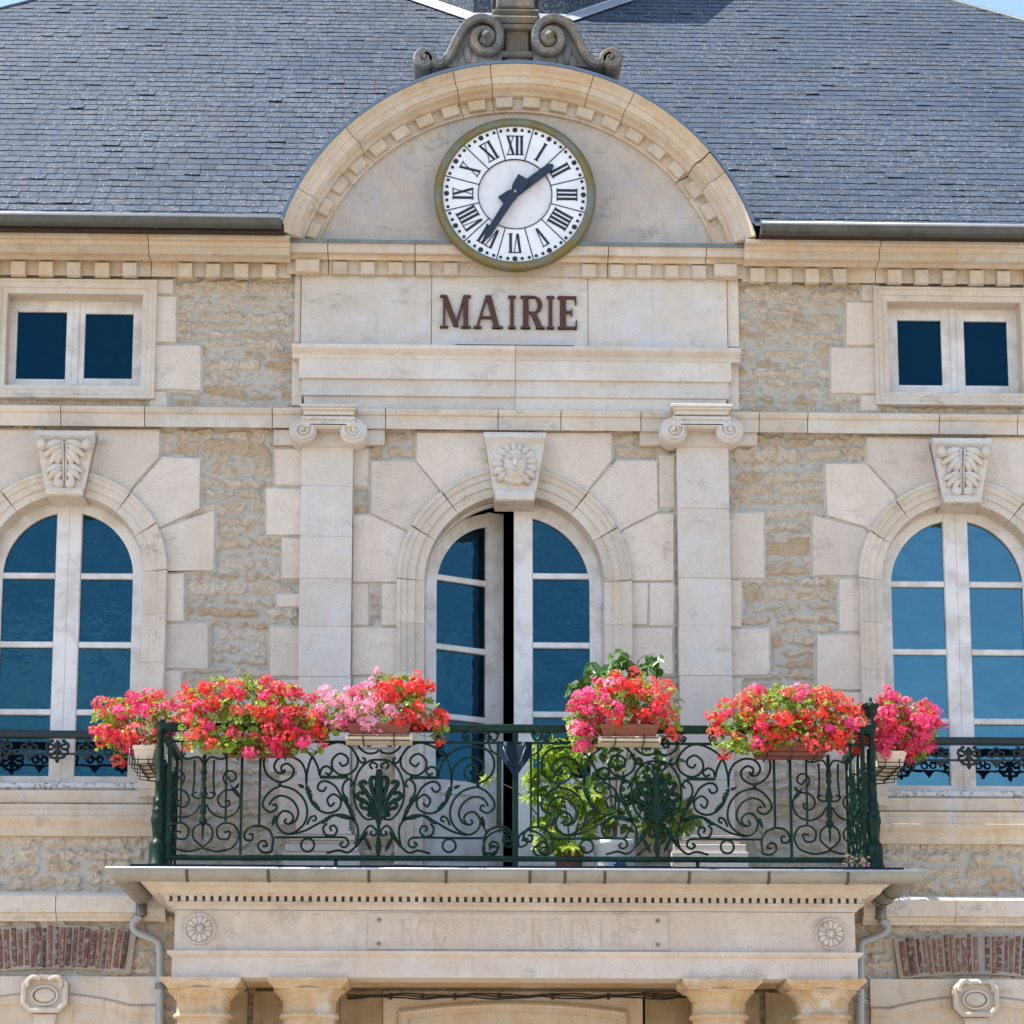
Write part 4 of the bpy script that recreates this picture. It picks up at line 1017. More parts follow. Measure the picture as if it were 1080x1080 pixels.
for (xa, ya), (xb, yb2) in zip(pth[:-1], pth[1:]):
    dx_, dy_ = xb-xa, yb2-ya; L_ = math.hypot(dx_, dy_); nx_, ny_ = dy_/L_, -dx_/L_; wd = 0.13
    q = [rp(xa, ya, .028), rp(xb, yb2, .028), rp(xb+nx_*wd+dx_/L_*0.04, yb2+ny_*wd+dy_/L_*0.04, .026), rp(xa+nx_*wd-dx_/L_*0.04, ya+ny_*wd-dy_/L_*0.04, .026)]
    mb.add(q, [(0, 1, 2, 3)])
    mb.add([rp(xa+nx_*.006, ya+ny_*.006, .03), rp(xb+nx_*.006, yb2+ny_*.006, .03), (xb+nx_*.006, yb2+ny_*.006, rp(xb, yb2)[2]+0.05), (xa+nx_*.006, ya+ny_*.006, rp(xa, ya)[2]+0.05)], [(0, 1, 2, 3)])
obj('flashing', mb, M['zinc_l'], tur, fix=False)
# ---- dark strips standing for the shade under the eaves, and gutters
M['gap_shade'] = flat_mat('eaves_gap_shade', (0.035, 0.022, 0.017), 0.8, 0.4, 12)  # near-black colour paints the shade between gutter and cornice
for a, c_, u in ((XL, X(300, 240, -.3), 150), (X(800, 245, -.3), XR, 930)):
    mb = MB(); mb.box(a, c_, -0.40, -0.05, Z(247, -.33, u)+0.002 if u < 500 else Z(254, -.33, u)+0.002, ZE-0.012); obj('eaves_shade_strip', mb, M['gap_shade'], hall)
def half_round(cy, cz, r, t=0.006):
    o = [(cy + r*math.cos(R(a)), cz + r*math.sin(R(a))) for a in range(180, 361, 15)]
    i_ = [(cy + (r-t)*math.cos(R(a)), cz + (r-t)*math.sin(R(a))) for a in range(360, 179, -15)]
    return o + i_
def roof_gutter(x0, x1, label, u, v0, v1):
    cy = -0.475; r_ = 0.062; ztop = Z(v0, cy-r_, u)-0.012
    mb = MB(); mb.runx(x0, x1, half_round(cy, ztop, r_)); 
    t = obj('roof_gutter', mb, M['zinc_d']); tag(t, label, 'gutter', 'gutters along the eaves')
    b_ = MB(); b_.tube([(x0, cy-r_, ztop+0.004), (x1, cy-r_, ztop+0.004)], 0.012, 8); obj('bead', b_, M['zinc_l'], t)
    for i in range(30):
        x = -5.0 + i*0.46 + (0.1 if u > 500 else 0.03)
        if x0+0.1 < x < x1-0.05:
            s_ = MB(); pr = half_round(cy, ztop, r_+0.004, 0.003); s_.runx(x, x+0.022, pr); obj('bracket', s_, M['zinc_d'], t)
    for xx in (x0, x1):
        c_ = MB(); c_.add([(xx, y, z) for y, z in half_round(cy, ztop, r_)[:13]], [tuple(range(13))]); obj('end_cap', c_, M['zinc_d'], t)
roof_gutter(XL, X(296, 235, -.5), 'grey zinc eaves gutter running left from the clock pediment', 150, 225.3, 239)
roof_gutter(X(803, 238, -.5), XR, 'grey zinc eaves gutter running right from the clock pediment', 930, 235.2, 249)
# ================================================================== CLOCK
ccx, ccz = at(543, 207, -0.19); cr = 0.5*(X(628, 207, -.2)-X(457.5, 207, -.2)); dr = cr*0.895
clk = thing('wall_clock', 'round white clock with roman numerals in a gilded green rim above the lettering', 'clock', (ccx, -0.05, ccz))
def cl(name, mb, m, par=None): 
    o = obj(name, mb, m); o.parent = par or clk; o.matrix_parent_inverse = Matrix.Translation((-ccx, 0.05, -ccz)); return o
mb = MB(); mb.lathe(ccx, ccz, [(cr*0.90, 0.03), (cr*0.93, -0.10), (cr, -0.17), (cr*1.0, -0.20), (cr*0.965, -0.225), (cr*0.92, -0.23), (dr, -0.212), (dr-0.004, -0.18)], 72, ax='y'); cl('rim', mb, M['rim'])
mb = MB(); mb.lathe(ccx, ccz, [(cr*0.46, -0.192), (dr+0.002, -0.192)], 72, ax='y', smooth=False); dial = cl('dial', mb, M['dial'])
mb = MB(); mb.lathe(ccx, ccz, [(0.0001, -0.186), (cr*0.457, -0.186)], 48, ax='y', smooth=False); cl('dial_centre', mb, M['dialc'])
mb = MB(); mb.lathe(ccx, ccz, [(cr*0.452, -0.180), (cr*0.452, -0.197), (cr*0.462, -0.197), (cr*0.462, -0.18)], 64, ax='y')
def rad(a, r_, t_=0.0): return (ccx + r_*math.sin(a) + t_*math.cos(a), ccz + r_*math.cos(a) - t_*math.sin(a))
for i in range(12):
    a = R(15+30*i); h_ = 0.0035
    mb.prism([rad(a, cr*0.46, -h_), rad(a, cr*0.46, h_), rad(a, dr, h_), rad(a, dr, -h_)], -0.196, -0.19)
for i in range(60):
    a = R(6*i); r_ = 0.0125 if i % 5 else 0.020
    c_ = rad(a, cr*0.845)
    mb.prism([(c_[0]+r_*math.cos(q*math.pi/5), c_[1]+r_*math.sin(q*math.pi/5)*1.0) for q in range(10)], -0.1955, -0.191)
cl('minute_track', mb, M['black'])
NUM = {1: 'I', 2: 'II', 3: 'III', 4: 'IIII', 5: 'V', 6: 'VI', 7: 'VII', 8: 'VIII', 9: 'IX', 10: 'X', 11: 'XI', 12: 'XII'}
for h_, s_ in NUM.items():
    wd = {'I': 0.034, 'V': 0.066, 'X': 0.066}
    tot = sum(wd[c_] for c_ in s_); off = -tot/2; r0, r1 = cr*0.52, cr*0.765; mb = MB(); a = R(30*h_); yv = -0.1965
    tk, tn = 0.0098, 0.003
    def st(o0_, o1_, t_, dy):   # stroke from inner offset to outer offset
        mb.prism([rad(a, r0, o0_-t_), rad(a, r0, o0_+t_), rad(a, r1, o1_+t_), rad(a, r1, o1_-t_)], yv+dy, -0.19)
    for c_ in s_:
        w_ = wd[c_]; m_ = off+w_/2; e = w_/2-0.011
        if c_ == 'I': st(m_, m_, tk, 0)
        elif c_ == 'V': st(m_-0.002, m_-e, tk*0.95, 0.0004); st(m_+0.004, m_+e, tn, 0.0008)
        else: st(m_+e, m_-e, tk*0.95, 0.0004); st(m_-e, m_+e, tn, 0.0008)
        for r_ in (r0, r1):
            if c_ == 'V' and r_ == r0: continue
            mb.prism([rad(a, r_-0.004, m_-w_*0.47), rad(a, r_-0.004, m_+w_*0.47), rad(a, r_+0.004, m_+w_*0.47), rad(a, r_+0.004, m_-w_*0.47)], yv+0.0012, -0.19)
        off += w_
    cl('numeral', mb, M['black'])
def hand(name, ang_, L, tail, w0, w1, y):
    mb = MB(); a = R(ang_)
    mb.prism([rad(a, -tail, -w1*1.25), rad(a, -tail, w1*1.25), rad(a, -0.03, w1*1.1), rad(a, 0.0, w0), rad(a, L*0.9, w0*0.85), rad(a, L, w0*0.3), rad(a, L, -w0*0.3), rad(a, L*0.9, -w0*0.85), rad(a, 0.0, -w0), rad(a, -0.03, -w1*1.1)], y, y+0.012, 0.003)
    cl(name, mb, M['hand'])
hand('hour_hand', 51.5, cr*0.60, cr*0.20, 0.036, 0.042, -0.225); hand('minute_hand', 211, cr*0.73, cr*0.22, 0.030, 0.042, -0.242)
mb = MB(); mb.lathe(ccx, ccz, [(0.0, -0.252), (0.009, -0.25), (0.01, -0.19)], 12, ax='y'); cl('pivot', mb, M['zinc_l'])
clk.location.y -= 0.035
# ================================================================== LETTERING
def letter(ch):
    """strokes in a 0..1 box: list of quads / arcs"""
    q = []
    def v(x0, x1, z0=0, z1=1): q.append([(x0, z0), (x1, z0), (x1, z1), (x0, z1)])
    def d(x0, z0, x1, z1, w): q.append([(x0, z0), (x0+w, z0), (x1+w, z1), (x1, z1)])
    def h(x0, x1, z0, z1): q.append([(x0, z0), (x1, z0), (x1, z1), (x0, z1)])
    s = 0.06
    if ch == 'I': v(.28, .72); h(.05, .95, 0, s); h(.05, .95, 1-s, 1)
    if ch == 'M': v(.10, .17); v(.76, .92); d(.44, .05, .06, 1, .17); d(.48, .05, .76, 1, .075); h(0, .27, 0, s); h(.68, 1, 0, s); h(0, .2, 1-s, 1); h(.78, 1, 1-s, 1)
    if ch == 'A': d(.06, 0, .40, 1, .08); d(.70, 0, .40, 1, .19); h(.22, .74, .30, .36); h(-.02, .26, 0, s); h(.62, 1.0, 0, s)
    if ch == 'R':
        v(.10, .34); h(0, .42, 0, s); h(0, .55, 1-s, 1); h(.3, .55, .46, .46+s)
        A = [(.52, .73, .24, .27)]
        for i in range(8):
            a0, a1 = R(-90+22.5*i), R(-90+22.5*(i+1))
            q.append([(.52+.20*math.cos(a0), .73+.235*math.sin(a0)), (.52+.40*math.cos(a0), .73+.27*math.sin(a0)), (.52+.40*math.cos(a1), .73+.27*math.sin(a1)), (.52+.20*math.cos(a1), .73+.235*math.sin(a1))])
        d(.70, 0, .42, .48, .25); h(.64, 1.02, 0, s)
    if ch == 'E': v(.12, .42); h(0, .95, 0, s+.01); h(0, .93, 1-s-.01, 1); h(.4, .72, .49, .49+s); q.append([(.86, 0), (.97, 0), (.97, .28), (.92, .28)]); q.append([(.84, 1), (.95, 1), (.95, .74), (.90, .74)]); q.append([(.66, .40), (.74, .40), (.74, .64), (.70, .64)])
    if ch == 'L': v(.12, .42); h(0, .95, 0, s+.01); h(0, .55, 1-s, 1); q.append([(.84, 0), (.97, 0), (.97, .3), (.92, .3)])
    if ch == 'P':
        v(.12, .36); h(0, .5, 0, s); h(0, .55, 1-s, 1); h(.3, .55, .44, .44+s)
        for i in range(8):
            a0, a1 = R(-90+22.5*i), R(-90+22.5*(i+1))
            q.append([(.54+.22*math.cos(a0), .72+.24*math.sin(a0)), (.54+.44*math.cos(a0), .72+.28*math.sin(a0)), (.54+.44*math.cos(a1), .72+.28*math.sin(a1)), (.54+.22*math.cos(a1), .72+.24*math.sin(a1))])
    if ch in 'OC':
        lo, hi = (0, 360) if ch == 'O' else (48, 312)
        n_ = 20
        for i in range(n_):
            a0, a1 = R(lo+(hi-lo)*i/n_), R(lo+(hi-lo)*(i+1)/n_)
            q.append([(.5+.28*math.cos(a0), .5+.44*math.sin(a0)), (.5+.5*math.cos(a0), .5+.5*math.sin(a0)), (.5+.5*math.cos(a1), .5+.5*math.sin(a1)), (.5+.28*math.cos(a1), .5+.44*math.sin(a1))])
        if ch == 'C': v(.82, .90, .62, .95)
    return q
def letter_mb(ch, x0, x1, z0, z1, yf, yk, jig=0.0006):
    mb = MB()
    for i, qd in enumerate(letter(ch)):
        mb.prism([(x0+(x1-x0)*a, z0+(z1-z0)*b_) for a, b_ in qd], yf+jig*(i % 5), yk, 0.0)
    return mb
sg = thing('town_hall_sign', 'rusty brown capital letters spelling MAIRIE on the stone panel under the clock', 'lettering', (AX, -0.05, Z(347, -.06)))
zl, zh = Z(347, -.06, 540), Z(312.5, -.06, 540)
for ch, u0, u1 in (('M', 464, 496.5), ('A', 500, 530.5), ('I', 535.5, 544.5), ('R', 549, 574), ('I', 576, 585), ('E', 588, 609)):
    o = obj('letter', letter_mb(ch, X(u0, 330, -.06), X(u1, 330, -.06), zl, zh, -0.078, -0.049), M['rust']); o.parent = sg
    o.matrix_parent_inverse = Matrix.Translation(-sg.location)
# ================================================================== PORTICO AND BALCONY
yf = -0.95
xl = 0.5*(X(182, 985, yf) - X(904, 985, yf)) + 0.5*(X(182, 985, yf) + X(904, 985, yf)); xr = X(904, 985, yf)
prt = thing('portico', 'stone portico with paired columns and dentil cornice carrying the balcony', 'portico', ((xl+xr)/2, yf, 0))
def pz2(l): return [(o, Z(v, yf-max(o, 0), 543)) for o, v in l]
PTH = [(xl, -0.002), (xl, yf), (xr, yf), (xr, -0.002)]
zE0 = Z(1031.5, yf)
mb = MB()
mb.sweep(PTH, pz2([(-0.32, 1031.5), (0.0, 1031.5), (0.0, 1010), (0.012, 1009), (0.032, 1006), (0.034, 1003.5), (0.0, 1003), (-0.32, 1003)]), 'xy')
ent = obj('architrave', mb, M['port'], prt, world=True)
mb = MB(); mb.box(xl+0.3, xr-0.3, yf+0.3, 0.0, zE0+0.02, zE0+0.1); obj('soffit', mb, M['col'], prt, world=True)
mb = MB(); mb.sweep(PTH, pz2([(-0.3, 1002.9), (-0.012, 1002.9), (-0.012, 961), (-0.3, 961)]), 'xy'); fz_ = obj('frieze', mb, M['port'], prt, world=True)
mb = MB()
mb.sweep(PTH, pz2([(-0.3, 960.9), (0.002, 960.5), (0.010, 956.5), (0.045, 953.8), (0.045, 951.8), (-0.012, 951.6), (-0.012, 944.6), (0.075, 944.4), (0.085, 942.3), (0.135, 942), (0.145, 940), (0.165, 935), (0.205, 930.5), (0.21, 930), (0.21, 927.6), (-0.3, 926)]), 'xy')
cor = obj('cornice', mb, M['port'], prt, world=True)
d = MB(); z0_, z1_ = Z(951.3, yf-.06), Z(945, yf-.06); x = xl-0.055
while x < xr+0.05: d.box(x, x+0.033, yf-0.060, yf+0.012, z0_, z1_); x += 0.0555
y = yf
while y < -0.05:
    for xx, s in ((xl, -1), (xr, 1)): d.box(xx-s*0.012, xx+s*0.060, y, y+0.033, z0_, z1_)
    y += 0.0555
d.sweep(PTH, [(0.036, z1_-0.006), (0.066, z1_-0.006), (0.066, z1_+0.004), (0.036, z1_+0.004)], 'xy')
obj('dentil_row', d, M['port'], cor)
# flat plaque with four bolts and the almost vanished inscription
yp = yf+0.012
mb = MB(); mb.box(X(388, 983, yp), X(705, 983, yp), yp-0.009, yp+0.01, Z(1002, yp), Z(963.5, yp), 0.002); plq = obj('plaque', mb, M['port'], prt, world=True)
LET = []; zl_, zh_ = Z(998, yp), Z(969, yp)
pos = [('E', 421), ('C', 439), ('O', 456), ('L', 475), ('E', 492), None, ('P', 541), ('R', 559), ('I', 576), ('M', 588), ('A', 610), ('I', 630), ('R', 643), ('E', 660)]
for p_ in pos:
    if not p_: continue
    w_ = {'I': 8, 'M': 18, 'A': 17, 'O': 16, 'C': 15}.get(p_[0], 14)
    l_ = letter_mb(p_[0], X(p_[1], 985, yp), X(p_[1]+w_, 985, yp), zl_, zh_, yp-0.0103, yp-0.004, 0.0002); LET.append(l_)
M['ghost'] = stone_mat('inscription_stone', (0.61, 0.535, 0.47), (0.53, 0.44, 0.365), None, 0, 0.1, 0.3)
for l_ in LET: obj('letter', l_, M['ghost'], plq)
for u, v in ((400, 970.5), (399.5, 995.5), (693.5, 971.5), (693.5, 996.5)):
    mb = MB(); c_ = at(u, v, yp); mb.lathe(c_[0], c_[1], [(0, -0.955), (0.012, -0.953), (0.013, -0.944), (0.019, -0.946), (0.021, -0.948), (0.023, -0.93)], 14, ax='y'); obj('bolt', mb, M['zinc'], plq)
for u, v in ((210.5, 979.5), (876, 985)):
    c_ = at(u, v, yf); mb = MB(); yr_ = yf+0.012
    mb.lathe(c_[0], c_[1], [(0.0, yr_-0.012), (0.085, yr_-0.012), (0.094, yr_-0.012), (0.098, yr_-0.030), (0.106, yr_-0.030), (0.109, yr_)], 32, ax='y')
    for k in range(12):
        a = 2*math.pi*k/12; ca, sa = math.cos(a), math.sin(a)
        mb.prism([(c_[0]+r_*ca-t_*sa, c_[1]+r_*sa+t_*ca) for r_, t_ in ((0.034, -0.006), (0.065, -0.017), (0.085, -0.013), (0.092, 0.0), (0.085, 0.013), (0.065, 0.017), (0.034, 0.006))], yr_-0.026, yr_-0.01, 0.005)
    mb.lathe(c_[0], c_[1], [(0, yr_-0.034), (0.014, yr_-0.033), (0.022, yr_-0.022), (0.026, yr_-0.034), (0.031, yr_-0.02)], 16, ax='y')
    obj('rosette', mb, M['port'], prt, world=True)
yc = -0.72
for u in (211.5, 324.5, 762, 871.5):
    cx_ = X(u, 1045, -0.95)
    mb = MB(); r_ = 0.178
    mb.lathe(cx_, yc, [(r_*1.16, 0.0), (r_*1.16, 0.22), (r_*1.1, 0.3), (r_*1.08, 0.5), (r_*1.05, 1.4), (r_, zE0-0.27)], 40); c_o = obj('column', mb, M['col'], prt, world=True)
    mb = MB()
    mb.lathe(cx_, yc, [(r_, zE0-0.28), (r_*1.0, zE0-0.265), (r_*1.13, zE0-0.262), (r_*1.16, zE0-0.245), (r_*1.1, zE0-0.232), (r_*1.02, zE0-0.225), (r_*1.03, zE0-0.14), (r_*1.12, zE0-0.135), (r_*1.12, zE0-0.125), (r_*1.2, zE0-0.105), (r_*1.32, zE0-0.085), (r_*1.38, zE0-0.078), (r_*1.38, zE0-0.070)], 40)
    pr = [(-0.25, zE0-0.072), (-0.045, zE0-0.072), (-0.04, zE0-0.062), (-0.005, zE0-0.030), (0.0, zE0-0.026), (0.0, zE0-0.002), (-0.25, zE0-0.002)]
    h_ = 0.272; mb.sweep([(cx_-h_, yc+h_), (cx_-h_, yc-h_), (cx_+h_, yc-h_), (cx_+h_, yc+h_)], pr, 'xy', closed=True)
    obj('capital', mb, M['col'], c_o)
    mb = MB(); mb.box(cx_-0.27, cx_+0.27, yc-0.27, yc+0.27, 0.0, 0.16, 0.01); obj('plinth', mb, M['col'], c_o)
# wall under the portico: piers behind the columns and the head of the doorway
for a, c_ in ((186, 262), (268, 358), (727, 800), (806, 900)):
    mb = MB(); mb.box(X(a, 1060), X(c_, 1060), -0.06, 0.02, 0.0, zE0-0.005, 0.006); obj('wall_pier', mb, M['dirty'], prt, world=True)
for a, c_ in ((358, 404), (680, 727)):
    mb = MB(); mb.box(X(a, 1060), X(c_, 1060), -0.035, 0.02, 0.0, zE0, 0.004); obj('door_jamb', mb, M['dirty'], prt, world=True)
cx_ = X(541, 1060); hw_ = 0.82; crown = Z(1057, -.05); spr = Z(1066, -.05)
p3 = circle3((cx_-hw_, spr), (cx_, crown), (cx_+hw_, spr)); aa = math.degrees(math.acos(hw_/p3[2])); A = arc(p3[0], p3[1], p3[2], 180-aa, aa, 20)
mb = MB(); mb.prism([(cx_-0.93, spr-1)] + [(cx_-hw_-.02, spr-1), ] + [(a, b_) for a, b_ in A] + [(cx_+hw_+.02, spr-1), (cx_+0.93, spr-1), (cx_+0.93, zE0-.002), (cx_-0.93, zE0-.002)], -0.045, 0.02, 0.003)
mb.sweep([(cx_-hw_, spr-0.9)] + A + [(cx_+hw_, spr-0.9)], [(0.0, -0.03), (0.0, -0.072), (-0.02, -0.085), (-0.035, -0.07), (-0.07, -0.07), (-0.075, -0.02), (-0.075, 0.02), (0.0, 0.02)], side=-1)
mb.prism([(cx_-hw_, 0.0), (cx_+hw_, 0.0)] + A[::-1], -0.03, 0.02)
obj('door_surround', mb, M['warm'], prt, world=True)
# balcony floor
zfl = FLOOR
mb = MB(); mb.box(xl-0.18, xr+0.18, yf-0.19, -0.002, zfl-0.09, zfl-0.025); obj('floor_slab', mb, M['port'], prt, world=True)
mb = MB(); mb.box(X(137, 915, -1.22), X(953, 918, -1.22), -1.235, -0.075, zfl-0.0245, zfl-0.004); obj('floor_sheet', mb, M['zinc_b'], prt, world=True)
mb = MB(); xa_, xb_ = X(137, 915, -1.22), X(953, 918, -1.22)
for i in range(10):
    f0, f1 = i/10, (i+1)/10
    mb.box(xa_+(xb_-xa_)*f0+0.003, xa_+(xb_-xa_)*f1-0.003, -1.243, -1.2355, zfl-0.024+random.uniform(-.003, .003), zfl-0.002+random.uniform(-.003, .002))
obj('edge_strip', mb, M['blue'], prt, world=True)
# balcony gutter on three sides
oc, gr = 0.325, 0.078; gz = Z(917.5, -1.34)
def hr2(oc_, cz, r, t=0.006):
    return [(oc_ + r*math.cos(R(a)), cz + r*math.sin(R(a))) for a in range(180, 361, 15)] + [(oc_ + (r-t)*math.cos(R(a)), cz + (r-t)*math.sin(R(a))) for a in range(360, 179, -15)]
PG = [(xl, -0.03), (xl, yf), (xr, yf), (xr, -0.03)]
mb = MB(); mb.sweep(PG, hr2(oc, gz, gr), 'xy', smooth=False)
M['gut2'] = flat_mat('aged_beige_zinc', (0.30, 0.285, 0.25), 0.5, 0.3, 5, 0.2, 0.1, col2=(0.21, 0.20, 0.175))
bg = obj('balcony_gutter', mb, M['gut2']); tag(bg, 'half round zinc gutter wrapping the edge of the balcony floor', 'gutter')
mb = MB(); mb.sweep(PG, [(oc+gr+0.009*math.cos(R(a)), gz+0.002+0.009*math.sin(R(a))) for a in range(0, 360, 45)], 'xy', smooth=True); obj('bead', mb, M['zinc_l'], bg)
for u in (197, 283, 389, 470.5, 559, 596, 638, 727, 811, 894.5):
    x = X(u, 922, -1.34); mb = MB(); mb.runx(x-0.010, x+0.010, [(yf-o, z) for o, z in hr2(oc, gz, gr+0.004, 0.003)]); obj('strap', mb, M['strap'], bg)
for s, xx in ((-1, xl), (1, xr)):
    for yy in (-0.25, -0.6): 
        mb = MB(); mb.sweep([(xx, yy), (xx, yy+0.03)], [(s*-1*-1*o if s < 0 else o, z) for o, z in hr2(oc, gz, gr+0.004, 0.003)], 'xy', side=(-1 if s < 0 else 1)*1 if s > 0 else -1); obj('strap', mb, M['strap'], bg)
    c_ = MB(); c_.add([(xx+s*(oc+gr*math.cos(R(a))), -0.031, gz+gr*math.sin(R(a))) for a in range(180, 361, 15)], [tuple(range(13))]); obj('end_cap', c_, M['gut2'], bg)
# rain pipes
def pipe(pts, lab, name='drainpipe'):
    P = [Vector((*[at(u, v, y)[0]], y, at(u, v, y)[1])) for u, v, y in pts]
    mb = MB(); q = smooth_pts([tuple(p_) for p_ in P], 6); mb.tube(q, 0.028, 12); o = obj(name, mb, M['pipe']); tag(o, lab, 'drainpipe', 'rain pipes beside the portico')
    return o, P
xg0, xg1 = xl-oc, xr+oc
def u_of(x, v, y): 
    lo, hi = -200.0, 1300.0
    for _ in range(40):
        m_ = (lo+hi)/2
        if X(m_, v, y) < x: lo = m_
        else: hi = m_
    return lo
o, P = pipe([(u_of(xg0, 962, -.1), 966, -.10), (141, 974, -.09), (143, 982, -.08), (153, 987, -.08), (164, 992, -.08), (168.5, 1000, -.08), (169, 1040, -.08), (169, 1110, -.08)], 'pale grey rain pipe bending down behind the left end of the portico')
mb = MB(); mb.tube([(xg0, -0.10, gz-gr+0.02), (xg0, -0.10, gz-gr-0.06), (P[0].x, -0.10, P[0].z)], 0.040, 12); obj('outlet', mb, M['zinc'], o)
mb = MB(); mb.tube([(P[6].x, -0.08, P[6].z+0.02), (P[6].x, -0.08, P[6].z-0.02)], 0.038, 12); obj('pipe_clip', mb, M['zinc'], o)
o, P = pipe([(u_of(xg1, 962, -.1), 970, -.10), (936, 978, -.09), (931, 985, -.08), (920, 990, -.08), (910, 994, -.08), (908, 1002, -.08), (908, 1040, -.08), (907, 1110, -.08)], 'dull grey rain pipe bending down behind the right end of the portico')
mb = MB(); mb.tube([(xg1, -0.10, gz-gr+0.02), (xg1, -0.10, gz-gr-0.06), (P[0].x, -0.10, P[0].z)], 0.040, 12); obj('outlet', mb, M['zinc'], o)
mb = MB(); mb.tube([(P[6].x, -0.08, P[6].z+0.02), (P[6].x, -0.08, P[6].z-0.02)], 0.038, 12); obj('pipe_clip', mb, M['zinc'], o)
# cables under the soffit
mb = MB(); 
for k, dv in ((0, 0), (1, 1.5), (2, 3.2)):
    pts = [(366+i*12, 1049+dv+1.2*math.sin(i*0.9+k)+0.5*math.sin(i*2.1)) for i in range(31)]
    mb.tube([(at(u, v, -.1)[0], -0.10+0.01*k, at(u, v, -.1)[1]) for u, v in pts], 0.006, 5)
for u in (412, 446, 480, 527, 583, 642, 690): c_ = at(u, 1050.5, -.1); mb.box(c_[0]-.008, c_[0]+.008, -.118, -.05, c_[1]-.022, c_[1]+.02)
tag(obj('cable', mb, M['cable']), 'bundle of black cables clipped under the portico ceiling above the doorway', 'cable')
# ================================================================== BALCONY RAILING
yr = -1.08
rl = thing('balcony_railing', 'green wrought iron balcony railing with scrolls and palmettes', 'railing', (AX, yr, zfl))
xp0, xp1 = X(167.5, 850, yr), X(921, 850, yr)
zt0, zt1 = Z(772.5, yr), Z(764.5, yr); zb0, zb1 = Z(908.3, yr), Z(903.3, yr); zm = Z(783.5, yr)
def rb(name, mb, mat=None, par=None): return obj(name, mb, mat or M['iron'], par or rl_)
rl_ = rl
def robj(name, mb, mat=None, par=None):
    o = obj(name, mb, mat or M['iron']); o.parent = par or rl
    if par is None: o.matrix_parent_inverse = Matrix.Translation(-rl.location)
    return o
for nm, a, c_ in (('top_rail', zt0, zt1), ('bottom_rail', zb0, zb1)):
    mb = MB(); mb.box(xp0, xp1, yr-0.026, yr+0.026, a, c_, 0.006)
    for xx in (xp0, xp1): mb.box(xx-0.025, xx+0.025, yr+0.026, -0.03, a, c_)
    robj(nm, mb)
mb = MB(); mb.box(xp0, xp1, yr-0.008, yr+0.008, zm-0.008, zm+0.008); robj('upper_bar', mb)
def post(u, prof, top):
    x = X(u, 850, yr); mb = MB()
    P = [(max(0.002, hw/157.0), Z(v, yr, u)) for v, hw in prof]
    mb.lathe(x, yr, [(0.0005, P[0][1])]+P, 16); return mb, x
common = [(775, 3.6), (776, 3.3), (800, 3.6), (823, 4.1), (824, 4.8), (826, 4.8), (827, 4.2), (844, 4.6), (845, 5.8), (847, 5.8), (849, 4.8), (852, 4.8), (854, 7.0), (857, 7.0), (859, 6.2), (862, 8.0), (866, 8.2), (868, 7.4), (874, 6.6), (880, 5.4), (884, 5.2), (887, 6.6), (889, 8.6), (893, 9.2), (894, 9.2), (910, 9.4), (911, 10.4), (915, 10.6)]
mb, x = post(167.5, [(759, 3.0), (760, 4.4), (763, 4.4), (764, 3.4), (768, 3.6), (772, 4.4), (774, 4.4)] + common, 0); robj('post', mb)
mb, x = post(921, [(763, 4.6), (764.5, 5.6), (767, 6.0), (769, 4.2), (772, 3.6), (774, 4.4)] + [(v+2, h_) for v, h_ in common], 0); pr_ = robj('post', mb)
mb = MB(); mb.lathe(x, yr, [(0.001, Z(734, yr, 921))] + [(h_/157, Z(v, yr, 921)) for v, h_ in ((737, 1.6), (738.5, 2.2), (740, 1.4), (742, 4.0), (744, 6.2), (745, 8.6), (746.5, 8.4), (748, 7.0), (752, 7.2), (756, 4.4), (758, 3.4), (760, 3.6), (762, 5.0), (764, 4.8))], 16)
for k in range(8): a = 2*math.pi*k/8; blob(mb, (x+0.05*math.cos(a), yr+0.05*math.sin(a), Z(744, yr, 921)), (0.012, 0.012, 0.016))
robj('crown', mb, None, pr_)
for xx in (xp0+0.065, xp1-0.065): mb = MB(); mb.box(xx-0.014, xx+0.014, yr-0.014, yr+0.014, zb1, zt0); robj('corner_bar', mb)
def tx(p, f=6.353, ou=250.0, ov=760.0): return (ou+p[0]/f, ov+p[1]/f)
def stroke(mb, P, f, axis, xc, sg, r=0.0082, k=6, sm=True, par=(250, 760), y=None):
    W_ = []
    for p_ in (smooth_pts(P, k) if sm else P):
        u, v = tx(p_, f, *par)
        W_.append((xc + sg*(u-axis)/157.3, y if y is not None else yr, Z(v, yr, 400)))
    mb.tube(W_, r, 6, r*1.25)
def leafy(mb, p0, p1, w, f, axis, xc, sg, par=(250, 760)):
    (u0, v0), (u1, v1) = tx(p0, f, *par), tx(p1, f, *par)
    a = Vector((xc+sg*(u0-axis)/157.3, Z(v0, yr, 400))); b_ = Vector((xc+sg*(u1-axis)/157.3, Z(v1, yr, 400)))
    d_ = b_-a; n_ = Vector((-d_.y, d_.x)).normalized()*(w/f/157.3)
    pr = [(0, 0.25), (0.18, 0.9), (0.26, 0.6), (0.42, 1.0), (0.5, 0.62), (0.68, 0.8), (0.74, 0.42), (1.0, 0.05)]
    P = [a+d_*t+n_*k for t, k in pr] + [a+d_*t-n_*k for t, k in reversed(pr)]
    mb.prism([(p_.x, p_.y) for p_ in P], yr-0.013, yr+0.013, 0.004)
